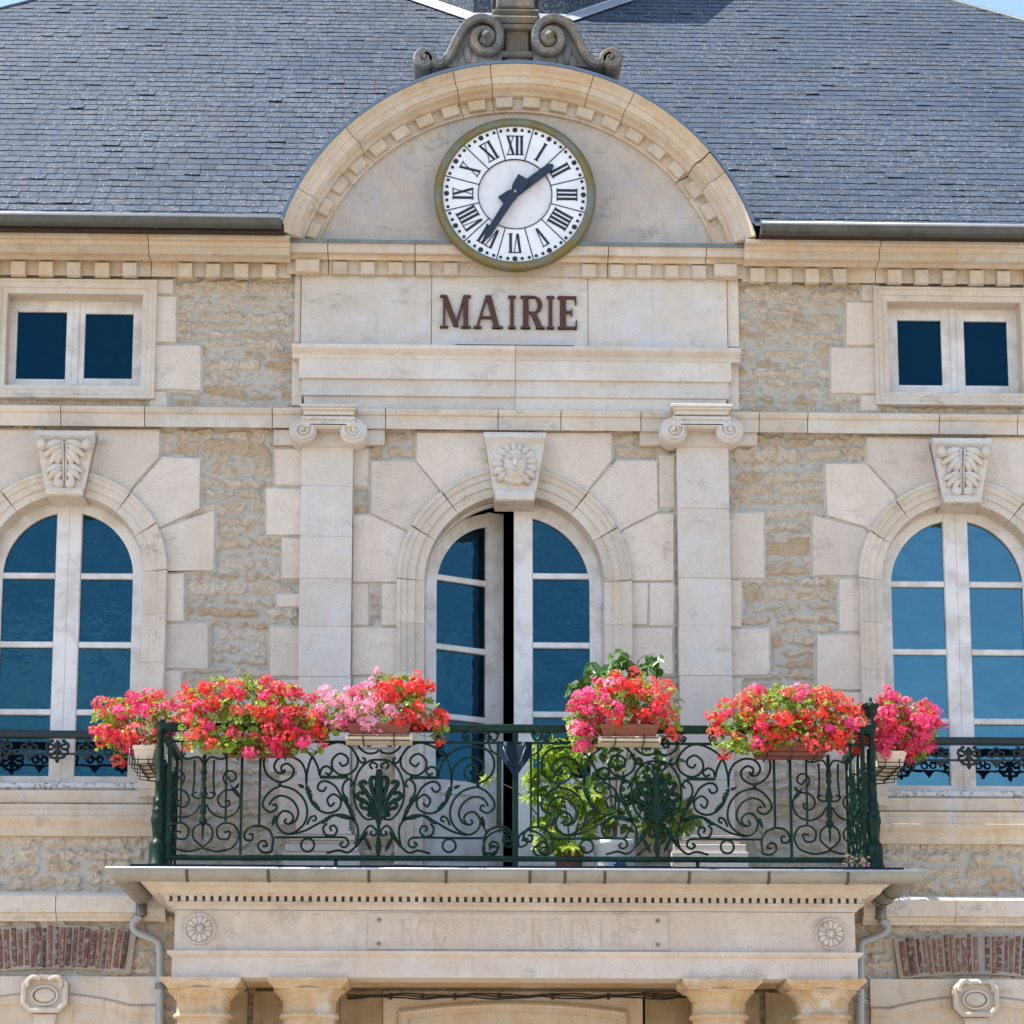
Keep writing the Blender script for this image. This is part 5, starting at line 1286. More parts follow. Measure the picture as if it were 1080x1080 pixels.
BIG = [
 [(455,430),(460,350),(490,250),(560,185),(660,148),(740,170),(797,240),(797,310),(745,358),(680,362),(632,320),(632,262),(680,222),(730,245),(735,285),(700,305),(678,280)],
 [(545,370),(530,310),(490,240),(420,190),(310,172),(210,195),(165,270),(185,360),(270,415),(350,385),(367,330),(325,292),(285,310),(290,345),(310,335)],
 [(455,420),(450,350),(415,280),(340,243),(270,255),(235,305),(255,350),(295,355),(310,330)],
 [(280,440),(220,470),(170,530),(165,580),(210,615),(255,595),(250,565),(225,572)],
 [(280,440),(370,465),(440,530),(465,620),(440,700),(370,755),(310,755),(265,710),(262,655),(300,610),(350,620),(370,660),(340,695),(310,680),(325,660)],
 [(205,570),(235,525),(295,507),(365,540),(403,610),(385,675),(340,695)],
 [(230,850),(225,880),(170,885),(135,850),(145,815),(180,810),(195,840),(165,845)],
 [(230,850),(235,800),(210,740),(150,710),(80,715),(42,760),(50,800),(90,805),(98,768),(70,765)],
 [(235,785),(400,785),(660,782),(730,790),(745,830),(715,850),(690,830),(710,812)],
 [(600,890),(680,870),(740,885),(790,850),(830,790),(870,720),(900,705),(935,740),(925,770),(895,760),(905,740)],
 [(350,765),(450,740),(560,680),(640,640),(720,635),(790,680),(812,740),(800,830)],
 [(455,430),(470,500),(505,565),(560,610),(620,620),(680,590),(690,530),(640,495),(600,530),(620,575),(650,550)],
 [(790,670),(740,580),(690,500),(650,440),(590,408),(545,420),(535,460),(570,475),(592,445)],
 [(722,520),(702,470),(712,420),(748,392),(770,420),(752,445)],
 [(905,325),(885,300),(905,280),(938,300),(925,320)], 
 [(950,262),(880,272),(815,335),(780,440),(790,560),(850,650),(905,660),(932,625),(905,598),(880,622),(900,640)],
 [(945,195),(925,215),(865,218),(812,180),(805,130),(840,95),(890,105),(905,150),(875,170),(858,148)],
 [(800,240),(815,270),(840,285),(855,262),(835,248)],
 [(545,370),(558,325),(595,308),(628,335),(610,362),(582,350)],
 [(465,700),(485,655),(515,640),(525,665),(500,675)],
 [(600,690),(575,720),(590,765),(640,775),(668,740),(650,705),(620,715),(632,742)],
]
LV = [((440,450),(395,430),22),((455,440),(500,540),34),((500,540),(560,610),22),((560,690),(650,625),26),((655,630),(770,665),24),((700,500),(745,560),40),((740,560),(790,680),28),((250,640),(225,715),24),((830,800),(880,740),30),((860,790),(905,880),26),((790,850),(850,780),22)]
def palmette(mb, xc, sg):
    """half of the cast palmette: fleshy leaves that fan out and curl at the tips"""
    for P, w in (([(950,640),(946,540),(938,440),(944,350),(950,330)], .019), ([(950,640),(930,540),(905,470),(892,410),(905,380),(925,392)], .0165), ([(948,650),(910,560),(868,490),(838,450),(822,420),(845,408),(868,424)], .0165),
                 ([(946,655),(895,580),(850,540),(815,525),(800,500),(822,482),(846,498)], .016), ([(944,660),(900,610),(862,590),(838,585),(828,560),(850,548)], .014), ([(945,670),(915,640),(890,632),(872,640)], .016)):
        W_ = []
        for p_ in smooth_pts(P, 5):
            u, v = tx(p_); W_.append((xc+sg*(u-399.5)/157.3, yr-0.006, Z(v, yr, 400)))
        n = len(W_); mb.tube(W_, w, 6, 0.016, taper=[0.55+0.45*math.sin(math.pi*min(1, 0.15+0.75*i/(n-1))) for i in range(n)])
def big_panel(uc, mirror_all=1):
    xc = X(uc, 850, yr)
    for sg in (1, -1):
        mb = MB()
        for s_ in BIG: stroke(mb, s_, 6.353, 399.5, xc, sg, 0.0082)
        for a, b_, w in LV: leafy(mb, a, b_, w*0.62, 6.353, 399.5, xc, sg)
        x = xc+sg*(tx((140, 0))[0]-399.5)/157.3; zc_ = Z(tx((0, 705))[1], yr)
        mb.box(x-0.008, x+0.008, yr-0.010, yr+0.010, zc_, zm)
        zp = Z(tx((0, 385))[1], yr); xa, xb = (xc+sg*(tx((q, 0))[0]-399.5)/157.3 for q in (545, 740)); mb.box(xa, xb, yr-0.012, yr+0.012, zp-0.010, zp+0.010, 0.004)
        c_ = (xc+sg*(tx((470, 0))[0]-399.5)/157.3, Z(tx((0, 840))[1], yr))
        m2 = MB(); m2.tube([(c_[0]+0.045*math.cos(q*math.pi/9), yr, c_[1]+0.045*math.sin(q*math.pi/9)) for q in range(19)], 0.008, 6); robj('ring', m2)
        for q in (275,): mb.box(xc+sg*(tx((q-12, 0))[0]-399.5)/157.3, xc+sg*(tx((q+12, 0))[0]-399.5)/157.3, yr-0.014, yr+0.014, Z(tx((0, 440))[1], yr), Z(tx((0, 412))[1], yr), 0.003)
        palmette(mb, xc, sg)
        for du in (30, 62, 94, 118):          # scrolls between the two upper bars
            cxs, czs = xc+sg*du/157.3, (zt0+zm)/2; m2 = MB()
            m2.tube([(cxs+sg*(0.036*math.exp(-i*0.075))*math.cos(i*0.45+1.5), yr, czs+(0.036*math.exp(-i*0.075))*math.sin(i*0.45+1.5)) for i in range(24)], 0.007, 5); robj('small_scroll', m2)
        robj('scroll_panel', mb)
    mb = MB(); mb.box(xc-0.012, xc+0.012, yr-0.014, yr+0.014, zb1, Z(tx((0, 600))[1], yr), 0.003)
    P = [(0.018, 900), (0.022, 893), (0.013, 886), (0.012, 872), (0.020, 866), (0.012, 860), (0.014, 850), (0.030, 838), (0.034, 832), (0.020, 822), (0.006, 812)]
    mb.lathe(xc, yr, [(r_, Z(v, yr)) for r_, v in P], 10)
    robj('palmette', mb)
ax_l, ax_r = 399.5, 692.5
big_panel(ax_l); big_panel(ax_r)
END = [
 [(478,480),(460,440),(480,402),(520,405),(532,440),(505,458),(488,432)],
 [(365,590),(400,640),(470,665),(540,630),(560,560),(520,510),(460,515),(430,560),(450,600),(490,600),(497,570),(470,572)],
 [(350,690),(395,720),(402,780),(345,832)],
 [(345,835),(430,857),(520,832),(555,770),(530,710),(470,695),(430,730),(440,780),(490,785),(505,745),(470,748)],
 [(350,370),(380,322),(440,332),(472,322),(458,298)],
 [(348,548),(390,555),(415,530),(385,520)],
 [(405,340),(403,440),(410,535)],
]
END_LV = [((555, 545), (500, 478), 20), ((530, 500), (552, 470), 12)]
def end_panel(uc, y_run=None):
    xc = X(uc, 850, yr)
    mb = MB()
    for sg in (1, -1):
        for s_ in END: stroke(mb, s_, 5.4, 214.4, xc, sg, 0.0073, par=(150, 740))
        for a, b_, w in END_LV: leafy(mb, a, b_, w*0.7, 5.4, 214.4, xc, sg, par=(150, 740))
        x = xc+sg*((478-348)/5.4)/157.3; mb.box(x-0.007, x+0.007, yr-0.008, yr+0.008, Z(740+690/5.4, yr), zm)
    P = [(0.010, 292), (0.014, 330), (0.010, 345), (0.018, 400), (0.024, 415), (0.012, 430), (0.022, 448), (0.012, 470), (0.022, 520), (0.030, 535), (0.014, 560), (0.018, 600), (0.024, 640), (0.012, 660), (0.030, 685), (0.024, 700), (0.010, 715), (0.006, 780), (0.002, 800)]
    mb.lathe(xc, yr, [(r_, Z(740+q/5.4, yr)) for r_, q in P], 10)
    return mb
robj('end_panel', end_panel(214.4)); robj('end_panel', end_panel(874.6))
for u in (254.5, 834): mb = MB(); x = X(u, 850, yr); mb.box(x-0.009, x+0.009, yr-0.011, yr+0.011, zb0, zt0); robj('upright', mb)
for u in (527.5, 560): mb = MB(); x = X(u, 850, yr); mb.box(x-0.007, x+0.007, yr-0.009, yr+0.009, Z(878, yr), zm); robj('upright', mb)
for u in (355, 735): mb = MB(); x = X(u, 850, yr); mb.box(x-0.012, x+0.012, yr-0.012, yr+0.012, zfl-0.004, zb0); robj('foot', mb)
mb = MB(); x = X(543.5, 850, yr); mb.box(x-0.020, x+0.020, yr-0.022, yr+0.022, zfl-0.004, zt0, 0.004)
for sg in (1, -1):
    for s_ in ([(905,800),(897,840),(855,830),(840,795),(868,782),(880,805)], [(712,905),(705,850),(740,770),(830,730),(890,760),(910,810)], [(712,880),(740,905),(790,890),(800,850),(765,835),(750,865)], [(735,755),(700,690),(690,650)], [(810,230),(760,195),(745,150)], [(815,90),(785,48),(750,65),(745,105),(785,128),(806,95),(785,75)]):
        stroke(mb, s_, 6.353, 545.6, x, sg, 0.0073, par=(400, 760))
robj('middle_post', mb)
# side railings: the end pattern turned along the depth of the balcony
for xx in (xp0, xp1):
    src = end_panel(214.4); xc0 = X(214.4, 850, yr); mb = MB(); mb.f = src.f; mb.sm = src.sm
    for off in (-0.78, -0.30):
        nb = MB(); nb.f = list(src.f); nb.sm = list(src.sm); nb.v = [(xx+(y-yr), (x_-xc0)+off, z) for x_, y, z in src.v]
        b2 = MB(); b2.add(nb.v, nb.f, True); b2.box(xx-0.009, xx+0.009, off+0.235, off+0.255, zb0, zt0)
        robj('side_panel', b2)
# flag holder shield on the middle post
xs_ = X(543.5, 800, -1.12); mb = MB()
def sp(u, v, y): return (X(u, v, y), y, Z(v, y, 543))
zt_s = [(-17.5, 783.5), (-9, 786.5), (0, 784), (9, 786.5), (17.5, 783.5)]
bt = [(-17, 797), (-8.5, 808), (0, 821), (8.5, 808), (17, 797)]
ys = [-1.105, -1.15, -1.125, -1.15, -1.105]; yb_s = [-1.105, -1.145, -1.12, -1.145, -1.105]
vs = [sp(543.5+u, v, y) for (u, v), y in zip(zt_s, ys)] + [sp(543.5+u, v, y) for (u, v), y in zip(bt, yb_s)]
vk = [(x_, y+0.012, z) for x_, y, z in vs]
mb.add(vs+vk, [(i, i+1, 6+i, 5+i) for i in range(4)] + [(10+i+1, 10+i, 15+i, 16+i) for i in range(4)] + [(i+1, i, 10+i, 11+i) for i in range(4)] + [(5+i, 6+i, 16+i, 15+i) for i in range(4)] + [(0, 5, 15, 10), (4, 14, 19, 9)])
fh = obj('flag_holder', mb, M['blue']); tag(fh, 'dark blue shield shaped flag holder fixed to the middle post of the railing', 'flag holder')
for u in (534, 553): 
    m_ = MB(); c_ = sp(u, 783, -1.09); m_.lathe(c_[0], c_[1], [(0.022, c_[2]-0.1), (0.024, c_[2]+0.001), (0.018, c_[2]+0.001), (0.017, c_[2]-0.05)], 12); obj('socket', m_, M['blue'], fh)
for u0, u1, v1 in ((529, 535, 803), (553, 546.5, 806)):  # two thin paler lines running down the shield
    m_ = MB(); a = sp(u0+1.5, 788, -1.136); b_ = sp(u1+1, v1, -1.141); m_.tube([(a[0], a[1]-.012, a[2]), (b_[0], b_[1]-.012, b_[2])], 0.0035, 5); obj('pale_line', m_, M['zinc_b'], fh)
# ================================================================== WINDOW GUARDS
def guard(w, u, vrail, lab):
    yg = -0.05; a, b_ = w['cx']-w['r'], w['cx']+w['r']
    z1, z0 = Z(vrail, yg, u), Z(vrail+7.5, yg, u)
    mb = MB(); mb.box(a, b_, yg-0.03, yg+0.03, z0, z1, 0.008)
    t = obj('window_guard', mb, M['iron_dk']); tag(t, lab, 'window guard', 'low iron guards across the side windows')
    zt_, zl2 = z0-0.01, z0-0.115
    mb = MB(); mb.box(a, b_, yg-0.008, yg+0.008, zl2-0.008, zl2+0.006); obj('lower_bar', mb, M['iron_dk'], t)
    k = 7
    for i in range(-3, 4):
        x = w['cx']+i*0.205
        if abs(i) == 3: 
            s = 1 if i < 0 else -1
            m2 = MB(); m2.tube([(w['cx']+i*0.205+s*(0.06*math.exp(-j*0.07))*math.cos(j*0.5), yg, zl2-0.035+(0.06*math.exp(-j*0.07))*math.sin(j*0.5)) for j in range(26)], 0.009, 6, 0.012); obj('bracket', m2, M['iron_dk'], t); continue
        m2 = MB()
        if i % 2 == 0:
            for sg in (-1, 1):
                for P in ([(0,-.02),(.03,-.045),(.055,-.03),(.045,-.01),(.03,-.02)], [(0,-.04),(.045,-.075),(.078,-.06),(.07,-.03),(.05,-.04)], [(0,-.07),(.04,-.115),(.072,-.105),(.07,-.075),(.052,-.08)], [(0,-.17),(.015,-.14),(.045,-.135),(.055,-.115)]):
                    m2.tube([(x+sg*q[0], yg-0.012, zt_+q[1]) for q in smooth_pts(P, 4)], 0.0105, 6)
            m2.tube([(x, yg-0.014, zt_-0.01), (x, yg-0.014, zt_-0.10), (x, yg-0.014, zt_-0.178)], 0.012, 6, taper=[1, 1.2, .4])
        else:
            m2.prism([(x-0.06, zl2+0.004), (x+0.06, zl2+0.004), (x+0.022, zl2-0.03), (x, zl2-0.062), (x-0.022, zl2-0.03)], yg-0.010, yg+0.006, 0.005)
            for sg in (-1, 0, 1): m2.tube([(x+sg*0.034+0.022*math.cos(j*.6981), yg-0.006, zt_-0.062+0.026*(sg == 0)+0.022*math.sin(j*.6981)) for j in range(10)], 0.009, 6)
        obj('ornament', m2, M['iron_dk'], t)
guard(WL, 60, 771, 'dark green iron guard across the left arched window'); guard(WR, 1010, 778, 'dark green iron guard across the right arched window')
# ================================================================== FLOWERS AND POTTED PLANTS
rf = random.Random(21)
def rnd_dir(r_): 
    while True:
        v = Vector((r_.uniform(-1, 1), r_.uniform(-1, 1), r_.uniform(-1, 1)))
        if 0.05 < v.length < 1: return v.normalized()
def floret(mb, c, n, s, r_):
    t = n.cross(Vector((0.3, 0.2, 0.9))).normalized(); b_ = n.cross(t); a0 = r_.random()*6.28
    for k in range(5):
        a = a0+k*1.2566+r_.uniform(-.15, .15); d_ = t*math.cos(a)+b_*math.sin(a); e = t*-math.sin(a)+b_*math.cos(a); L_ = s*r_.uniform(.85, 1.15); cup = r_.uniform(-.1, .45)
        p0 = c; p1 = c+d_*L_*0.6-e*L_*0.36+n*L_*cup*.5; p2 = c+d_*L_+n*L_*cup; p3 = c+d_*L_*0.6+e*L_*0.36+n*L_*cup*.5
        mb.add([tuple(p0), tuple(p1), tuple(p2), tuple(p3)], [(0, 1, 2, 3)])
HEADS = []
for ci in range(5):
    row = []
    for k in range(4):
        mb = MB(); nf = (34, 42, 26, 14)[k]; Rd = (0.044, 0.054, 0.038, 0.030)[k]
        for i in range(nf):
            d_ = rnd_dir(rf); d_.y = d_.y if d_.y < 0.35 else -d_.y; c = Vector((d_.x*Rd*1.15, d_.y*Rd, d_.z*Rd*0.85))*rf.uniform(.75, 1.1)
            n = (d_+rnd_dir(rf)*0.45).normalized(); floret(mb, c, n, rf.uniform(.0105, .0155), rf)
        for i in range(5): d_ = rnd_dir(rf); mb.tube([(0, 0.02, -0.02), tuple(d_*Rd*0.8)], 0.0015, 3, smooth=False)
        me = mb.mesh('flower_head'); me.materials.append(PET[ci]); row.append(me)
    HEADS.append(row)
def ger_leaf(mb, c, n, s, r_):
    t = n.cross(rnd_dir(r_)).normalized(); b_ = n.cross(t); P = [tuple(c)]; m_ = 9
    for k in range(m_):
        a = 0.35+k*(2*math.pi-0.7)/(m_-1); q = s*(0.82+0.22*((k % 2) == 0))
        P.append(tuple(c+t*math.cos(a)*q+b_*math.sin(a)*q+n*s*(0.16*((k % 2)*2-1)+0.12)))
    mb.add(P, [(0, k, k+1) for k in range(1, m_)])
def in_blobs(bl, r_, shell=0.0):
    w = [b_[2]*b_[3] for b_ in bl]; b_ = r_.choices(bl, w)[0]
    d_ = rnd_dir(r_); q = (shell + (1-shell)*r_.random())**0.6
    u, v, y = b_[0]+d_.x*b_[2]*q, b_[1]-d_.z*b_[3]*q, b_[4]+d_.y*b_[5]*q
    x, z = at(u, v, b_[4]); return Vector((x, y, z)), d_
def geranium(label, cat, blobs, nh, nl, palette, origin, group='geraniums in the balcony boxes'):
    """blobs: (u, v, ru, rv, y, ry); palette(point_u) -> colour index"""
    ox, oz = at(*origin[:2], origin[2]); O = Vector((ox, origin[2], oz))
    t = thing('geranium', label, cat, O, group)
    mb = MB()
    for i in range(nl):
        p, d_ = in_blobs(blobs, rf, 0.6 if i % 4 == 0 else 0.0)
        n = (Vector((d_.x*.5, -0.6, 0.7))+rnd_dir(rf)*0.8).normalized(); ger_leaf(mb, p-O, n, rf.uniform(.016, .032), rf)
    obj('foliage', mb, M['gleaf'], t, fix=False)
    st = MB(); cnt = 0; placed = []
    tries = 0
    while cnt < nh and tries < 4000:
        tries += 1
        p, d_ = in_blobs(blobs, rf, 0.55)
        stray = cnt > nh*0.84
        if stray: p = p + Vector((d_.x*.05, d_.y*.02-0.01, d_.z*.045))
        if d_.y > 0.35 and rf.random() < 0.8: continue
        if any((p-q).length < 0.042 for q in placed): continue
        placed.append(p); cnt += 1
        u_ = p.x; ci = palette(p, rf)
        o = bpy.data.objects.new('flower_head', HEADS[ci][rf.choice([2, 3, 3]) if stray else rf.choice([0, 0, 1, 2, 2, 3])]); COL.objects.link(o); o.parent = t
        o.location = p-O; sc = rf.uniform(.9, 1.4); o.scale = (sc*rf.uniform(.9, 1.1), sc, sc)
        o.rotation_euler = (rf.uniform(-.5, .4), rf.uniform(-.6, .6), rf.uniform(-.7, .7))
        if stray or rf.random() < 0.6:
            m_ = Vector((O.x*0.35+p.x*0.65, (O.y+p.y)/2, (O.z*0.5+p.z*0.5))); st.tube(smooth_pts([tuple(m_-O), tuple((m_*0.4+p*0.6)-O+Vector((0, -0.01, 0.012))), tuple(p-O+Vector((0, .008, -.004)))], 2), 0.0022, 4)
    obj('stems', st, M['stemg'], t, fix=False)
    return t
def trough(label, u0, u1, v0, v1, y0, y1, mat, tray=None, hold=True, group='flower boxes on the balcony railing', along_y=False):
    ym = (y0+y1)/2; x0, x1 = X(u0, v0, y0), X(u1, v0, y0); zt_, zl_ = Z(v0, y0, (u0+u1)/2), Z(v1, y0, (u0+u1)/2)
    t = thing('flower_box', label, 'flower box', ((x0+x1)/2, ym, zl_), group); off = Vector(t.location)
    def o_(n, mb, m): 
        o = obj(n, mb, m); o.parent = t; o.matrix_parent_inverse = Matrix.Translation(-off); return o
    mb = MB(); k = 0.018
    P0 = [(x0+k, y0+k), (x1-k, y0+k), (x1-k, y1-k), (x0+k, y1-k)]; P1 = [(x0, y0), (x1, y0), (x1, y1), (x0, y1)]; P2 = [(x0+.014, y0+.014), (x1-.014, y0+.014), (x1-.014, y1-.014), (x0+.014, y1-.014)]
    zr = zt_-0.028; e = 0.006
    Pr = [(x0-e, y0-e), (x1+e, y0-e), (x1+e, y1+e), (x0-e, y1+e)]
    rings = [(P0, zl_), (P1, zr), (Pr, zr), (Pr, zt_), (P2, zt_), (P2, zt_-0.03)]
    vs = [(x, y, z) for ps, z in rings for x, y in ps]; fs = [(0, 1, 2, 3), (20, 21, 22, 23)]
    for i in range(5): fs += [(i*4+j, i*4+(j+1) % 4, (i+1)*4+(j+1) % 4, (i+1)*4+j) for j in range(4)]
    mb.add(vs, fs); o_('trough', mb, mat)
    mb = MB(); mb.box(x0+.016, x1-.016, y0+.016, y1-.016, zt_-.035, zt_-.022); o_('soil', mb, M['earth'])
    if tray:
        mb = MB(); mb.box(x0-0.018, x1+0.018, y0-0.018, y1+0.018, zl_-0.035, zl_-0.001, 0.006); o_('tray', mb, tray)
    if hold:
        mb = MB(); zb_ = zl_-(0.042 if tray else 0.008); n = max(2, int((x1-x0)/0.14)) if not along_y else 2
        xs = [x0+(x1-x0)*(i+0.5)/n for i in range(n)]
        for x in xs: mb.tube([(x, y1+.02, zt_+.03), (x, y1+.02, zb_), (x, y0-.026, zb_), (x, y0-.026, zb_+.055)], 0.005, 5)
        mb.tube([(x0, y0-.026, zb_+.03), (x1, y0-.026, zb_+.03)], 0.004, 5); mb.tube([(x0, y0-.026, zb_), (x1, y0-.026, zb_)], 0.004, 5)
        if along_y:
            for s, x in ((-1, x0-.026), (1, x1+.026)):
                for j in range(5): y = y0+(y1-y0)*j/4; mb.tube([(x, y, zb_+.13), (x, y, zb_-0.0), ((x0+x1)/2, y, zb_-.012)], 0.005, 5)
                mb.tube([(x, y0, zb_+.08), (x, y1, zb_+.08)], 0.004, 5)
        o_('wire_holder', mb, M['iron_dk'])
    return t
def mixp(*opts):
    cs, ws = zip(*opts); return lambda p, r_: r_.choices(cs, ws)[0]
uX = lambda u, v, y: X(u, v, y)
BX = [
 trough('cream flower box in a wire basket outside the left side of the railing', 141, 163, 786, 805, -0.98, -0.42, M['cream'], along_y=True),
 trough('terracotta flower box under magenta geraniums, between the flat topped corner post and the pink flowers', 236, 312, 780, 795, -1.30, -1.13, M['terra']),
 trough('brown flower box with a cream tray under pale pink and scarlet geraniums', 367, 432, 763, 775, -1.30, -1.13, M['terra'], M['cream']),
 trough('brown flower box with a cream tray in front of the potted shrubs', 634, 694, 764, 777, -1.30, -1.13, M['terra'], M['cream']),
 trough('long terracotta flower box under orange red geraniums near the crowned corner post', 796, 873, 783, 797, -1.30, -1.13, M['terra']),
 trough('cream flower box in a wire basket outside the right side of the railing', 925, 955, 792, 808, -0.98, -0.42, M['cream'], along_y=True)]
def px_of(p): 
    d_ = RM.transposed() @ (p-EYE); return CU - F*d_.x/d_.z
geranium('coral and crimson geranium overhanging the left side of the railing', 'geranium', [(150, 762, 40, 30, -0.78, 0.25), (122, 782, 24, 24, -0.75, 0.2), (116, 762, 20, 28, -0.78, 0.15), (172, 752, 20, 22, -0.95, 0.15), (150, 738, 14, 8, -0.8, .12)], 62, 420, mixp((4, 4), (2, 3), (0, 1), (1, 1)), (152, 788, -0.7))
geranium('magenta and scarlet geranium, the widest mass of flowers left of the pale pink one', 'geranium', [(262, 756, 64, 38, -1.22, 0.20), (215, 752, 30, 30, -1.2, 0.18), (300, 758, 42, 36, -1.22, 0.18), (205, 775, 22, 16, -1.2, .12), (255, 725, 50, 12, -1.2, .12), (325, 770, 22, 30, -1.2, .14), (255, 788, 62, 10, -1.34, .05), (240, 780, 40, 12, -1.33, .05), (310, 782, 20, 12, -1.33, .05)], 100, 900,
    lambda p, r_: r_.choices([1, 0, 4, 2], [5, 2, 2, 2])[0] if px_of(p) > 235 else r_.choices([4, 0, 1, 2], [5, 3, 1, 1])[0], (272, 782, -1.2))
geranium('pale pink geranium turning scarlet at its right end, beside the half open window', 'geranium', [(400, 745, 46, 28, -1.22, 0.17), (358, 748, 26, 22, -1.22, 0.15), (440, 745, 28, 26, -1.22, 0.15), (418, 722, 30, 12, -1.2, .12), (460, 770, 14, 18, -1.24, .1), (350, 765, 16, 14, -1.22, .1)], 74, 430,
    lambda p, r_: r_.choices([3, 2], [6, 1])[0] if px_of(p) < 400 else (r_.choices([3, 0, 4], [2, 3, 2])[0] if px_of(p) < 422 else r_.choices([0, 4], [5, 2])[0]), (400, 768, -1.2))
geranium('hot pink and red geranium in front of the potted shrubs', 'geranium', [(652, 745, 48, 30, -1.22, 0.18), (616, 758, 20, 28, -1.22, 0.13), (690, 742, 32, 24, -1.22, 0.15), (655, 722, 30, 16, -1.2, .13), (612, 780, 12, 12, -1.24, .1), (706, 765, 14, 12, -1.22, .1)], 74, 430,
    lambda p, r_: r_.choices([2, 1, 4, 3], [6, 2, 1, 1])[0] if px_of(p) < 650 else r_.choices([0, 4, 2], [5, 3, 1])[0], (664, 768, -1.2))
geranium('orange red geranium with pink tops beside the crowned corner post', 'geranium', [(830, 760, 62, 34, -1.22, 0.20), (778, 765, 34, 26, -1.22, 0.16), (870, 760, 34, 32, -1.18, 0.13), (830, 735, 56, 13, -1.2, .13), (785, 788, 34, 9, -1.34, .05), (815, 780, 24, 10, -1.33, .05), (902, 765, 16, 26, -0.98, .05), (895, 780, 12, 20, -1.0, .06), (870, 780, 18, 12, -1.33, .05)], 100, 900,
    lambda p, r_: r_.choices([2, 3, 4], [4, 2, 2])[0] if (p.z > Z(748, -1.2) and px_of(p) < 860) else r_.choices([0, 4, 2, 1], [6, 4, 1, .5])[0], (830, 785, -1.2))
geranium('hot pink geranium overhanging the right side of the railing', 'geranium', [(952, 765, 36, 30, -0.8, 0.25), (970, 765, 22, 24, -0.75, 0.2), (940, 750, 16, 20, -0.85, .14), (950, 788, 26, 14, -0.85, .15), (934, 772, 12, 24, -0.97, .05), (965, 792, 18, 10, -0.8, .15)], 84, 420, mixp((2, 6), (1, 3), (4, 1)), (942, 785, -0.7))
# ---- potted plants behind the railing
def pot(label, u0, u1, v0, v1, y, mat, deco=False):
    xa, xb = X(u0, v0, y), X(u1, v0, y); cx, r_ = (xa+xb)/2, (xb-xa)/2; z1, z0 = Z(v0, y, (u0+u1)/2), zfl-0.002
    t = thing('plant_pot', label, 'plant pot', (cx, y, z0)); H = z1-z0
    mb = MB(); mb.lathe(0, 0, [(0.001, 0.004), (r_*0.74, 0.004), (r_*0.76, 0.02), (r_*0.95, H*0.8), (r_, H*0.82), (r_*1.02, H*0.98), (r_*0.98, H), (r_*0.9, H), (r_*0.88, H*0.86), (0.001, H*0.86)], 28); obj('body', mb, mat, t)
    mb = MB(); mb.lathe(0, 0, [(0.001, H*0.87), (r_*0.87, H*0.872)], 20); obj('soil', mb, M['earth'], t)
    if deco:
        mb = MB()
        for a0 in (-1.75, -1.38):
            for k in range(3): mb.tube([((r_*0.80+0.004)*math.cos(a0+0.36*j/8), (r_*0.80+0.004)*math.sin(a0+0.36*j/8), H*(0.16+0.05*k)+0.008*math.sin(j*1.1+k)) for j in range(9)], 0.006, 4)
        obj('painted_band', mb, M['blue_lt'], t)
    return t
M['blue_lt'] = flat_mat('blue_glaze', (0.05, 0.20, 0.45), 0.3, 0.2, 10)
pot('white glazed plant pot with a blue painted band on the balcony floor', 624, 672, 888, 914, -0.86, M['white'], True)
pot('small terracotta pot half hidden beside the white pot', 583, 617, 894, 914, -0.80, M['terra'])
def lance(mb, c, d_, n, L_, w, r_):
    s = d_.cross(n).normalized(); dr = Vector((0, 0, -1))
    P = [c, c+d_*L_*.3-s*w*.8+n*w*.18, c+d_*L_*.62-s*w*.85+dr*L_*.05+n*w*.2, c+d_*L_+dr*L_*.16, c+d_*L_*.62+s*w*.85+dr*L_*.05+n*w*.2, c+d_*L_*.3+s*w*.8+n*w*.18, c+d_*L_*.5+dr*L_*.03]
    mb.add([tuple(p_) for p_ in P], [(0, 1, 6), (1, 2, 6), (2, 3, 6), (3, 4, 6), (4, 5, 6), (5, 0, 6)])
def shrub(label, blobs, base, n, mat, kind, stems, name='potted_shrub'):
    ox, oz = at(*base[:2], base[2]); O = Vector((ox, base[2], zfl+0.10)); t = thing(name, label, 'potted plant', O, 'potted plants behind the railing')
    mb = MB()
    for i in range(n):
        p, d_ = in_blobs(blobs, rf, 0.1); p -= O
        if kind == 'palm':
            ax_ = (Vector((d_.x, -0.55, 0.55))+rnd_dir(rf)*0.6).normalized(); t1 = ax_.cross(rnd_dir(rf)).normalized(); t2 = ax_.cross(t1)
            m_ = rf.randint(5, 7); L_ = rf.uniform(.055, .085)
            for k in range(m_): a = k*6.283/m_+rf.uniform(-.2, .2); q = (t1*math.cos(a)+t2*math.sin(a)+ax_*0.05).normalized(); lance(mb, p, q, ax_, L_*rf.uniform(.75, 1.1), L_*0.21, rf)
        else:
            d2 = (rnd_dir(rf)+Vector((0, -0.1, -0.55))).normalized(); n2 = (Vector((rf.uniform(-.5, .5), -0.7, 0.5))).normalized(); lance(mb, p, d2, n2, rf.uniform(.06, .095), rf.uniform(.022, .034), rf)
    obj('foliage', mb, mat, t, fix=False)
    sm_ = MB()
    for path in stems:
        W_ = [(at(u, v, y)[0]-O.x, y-O.y, at(u, v, y)[1]-O.z) for u, v, y in path]; W_ = smooth_pts(W_, 5); sm_.tube(W_, 0.008, 6, taper=[1-0.7*i/(len(W_)-1) for i in range(len(W_))])
    obj('stems', sm_, M['twig'], t, fix=False)
    return t
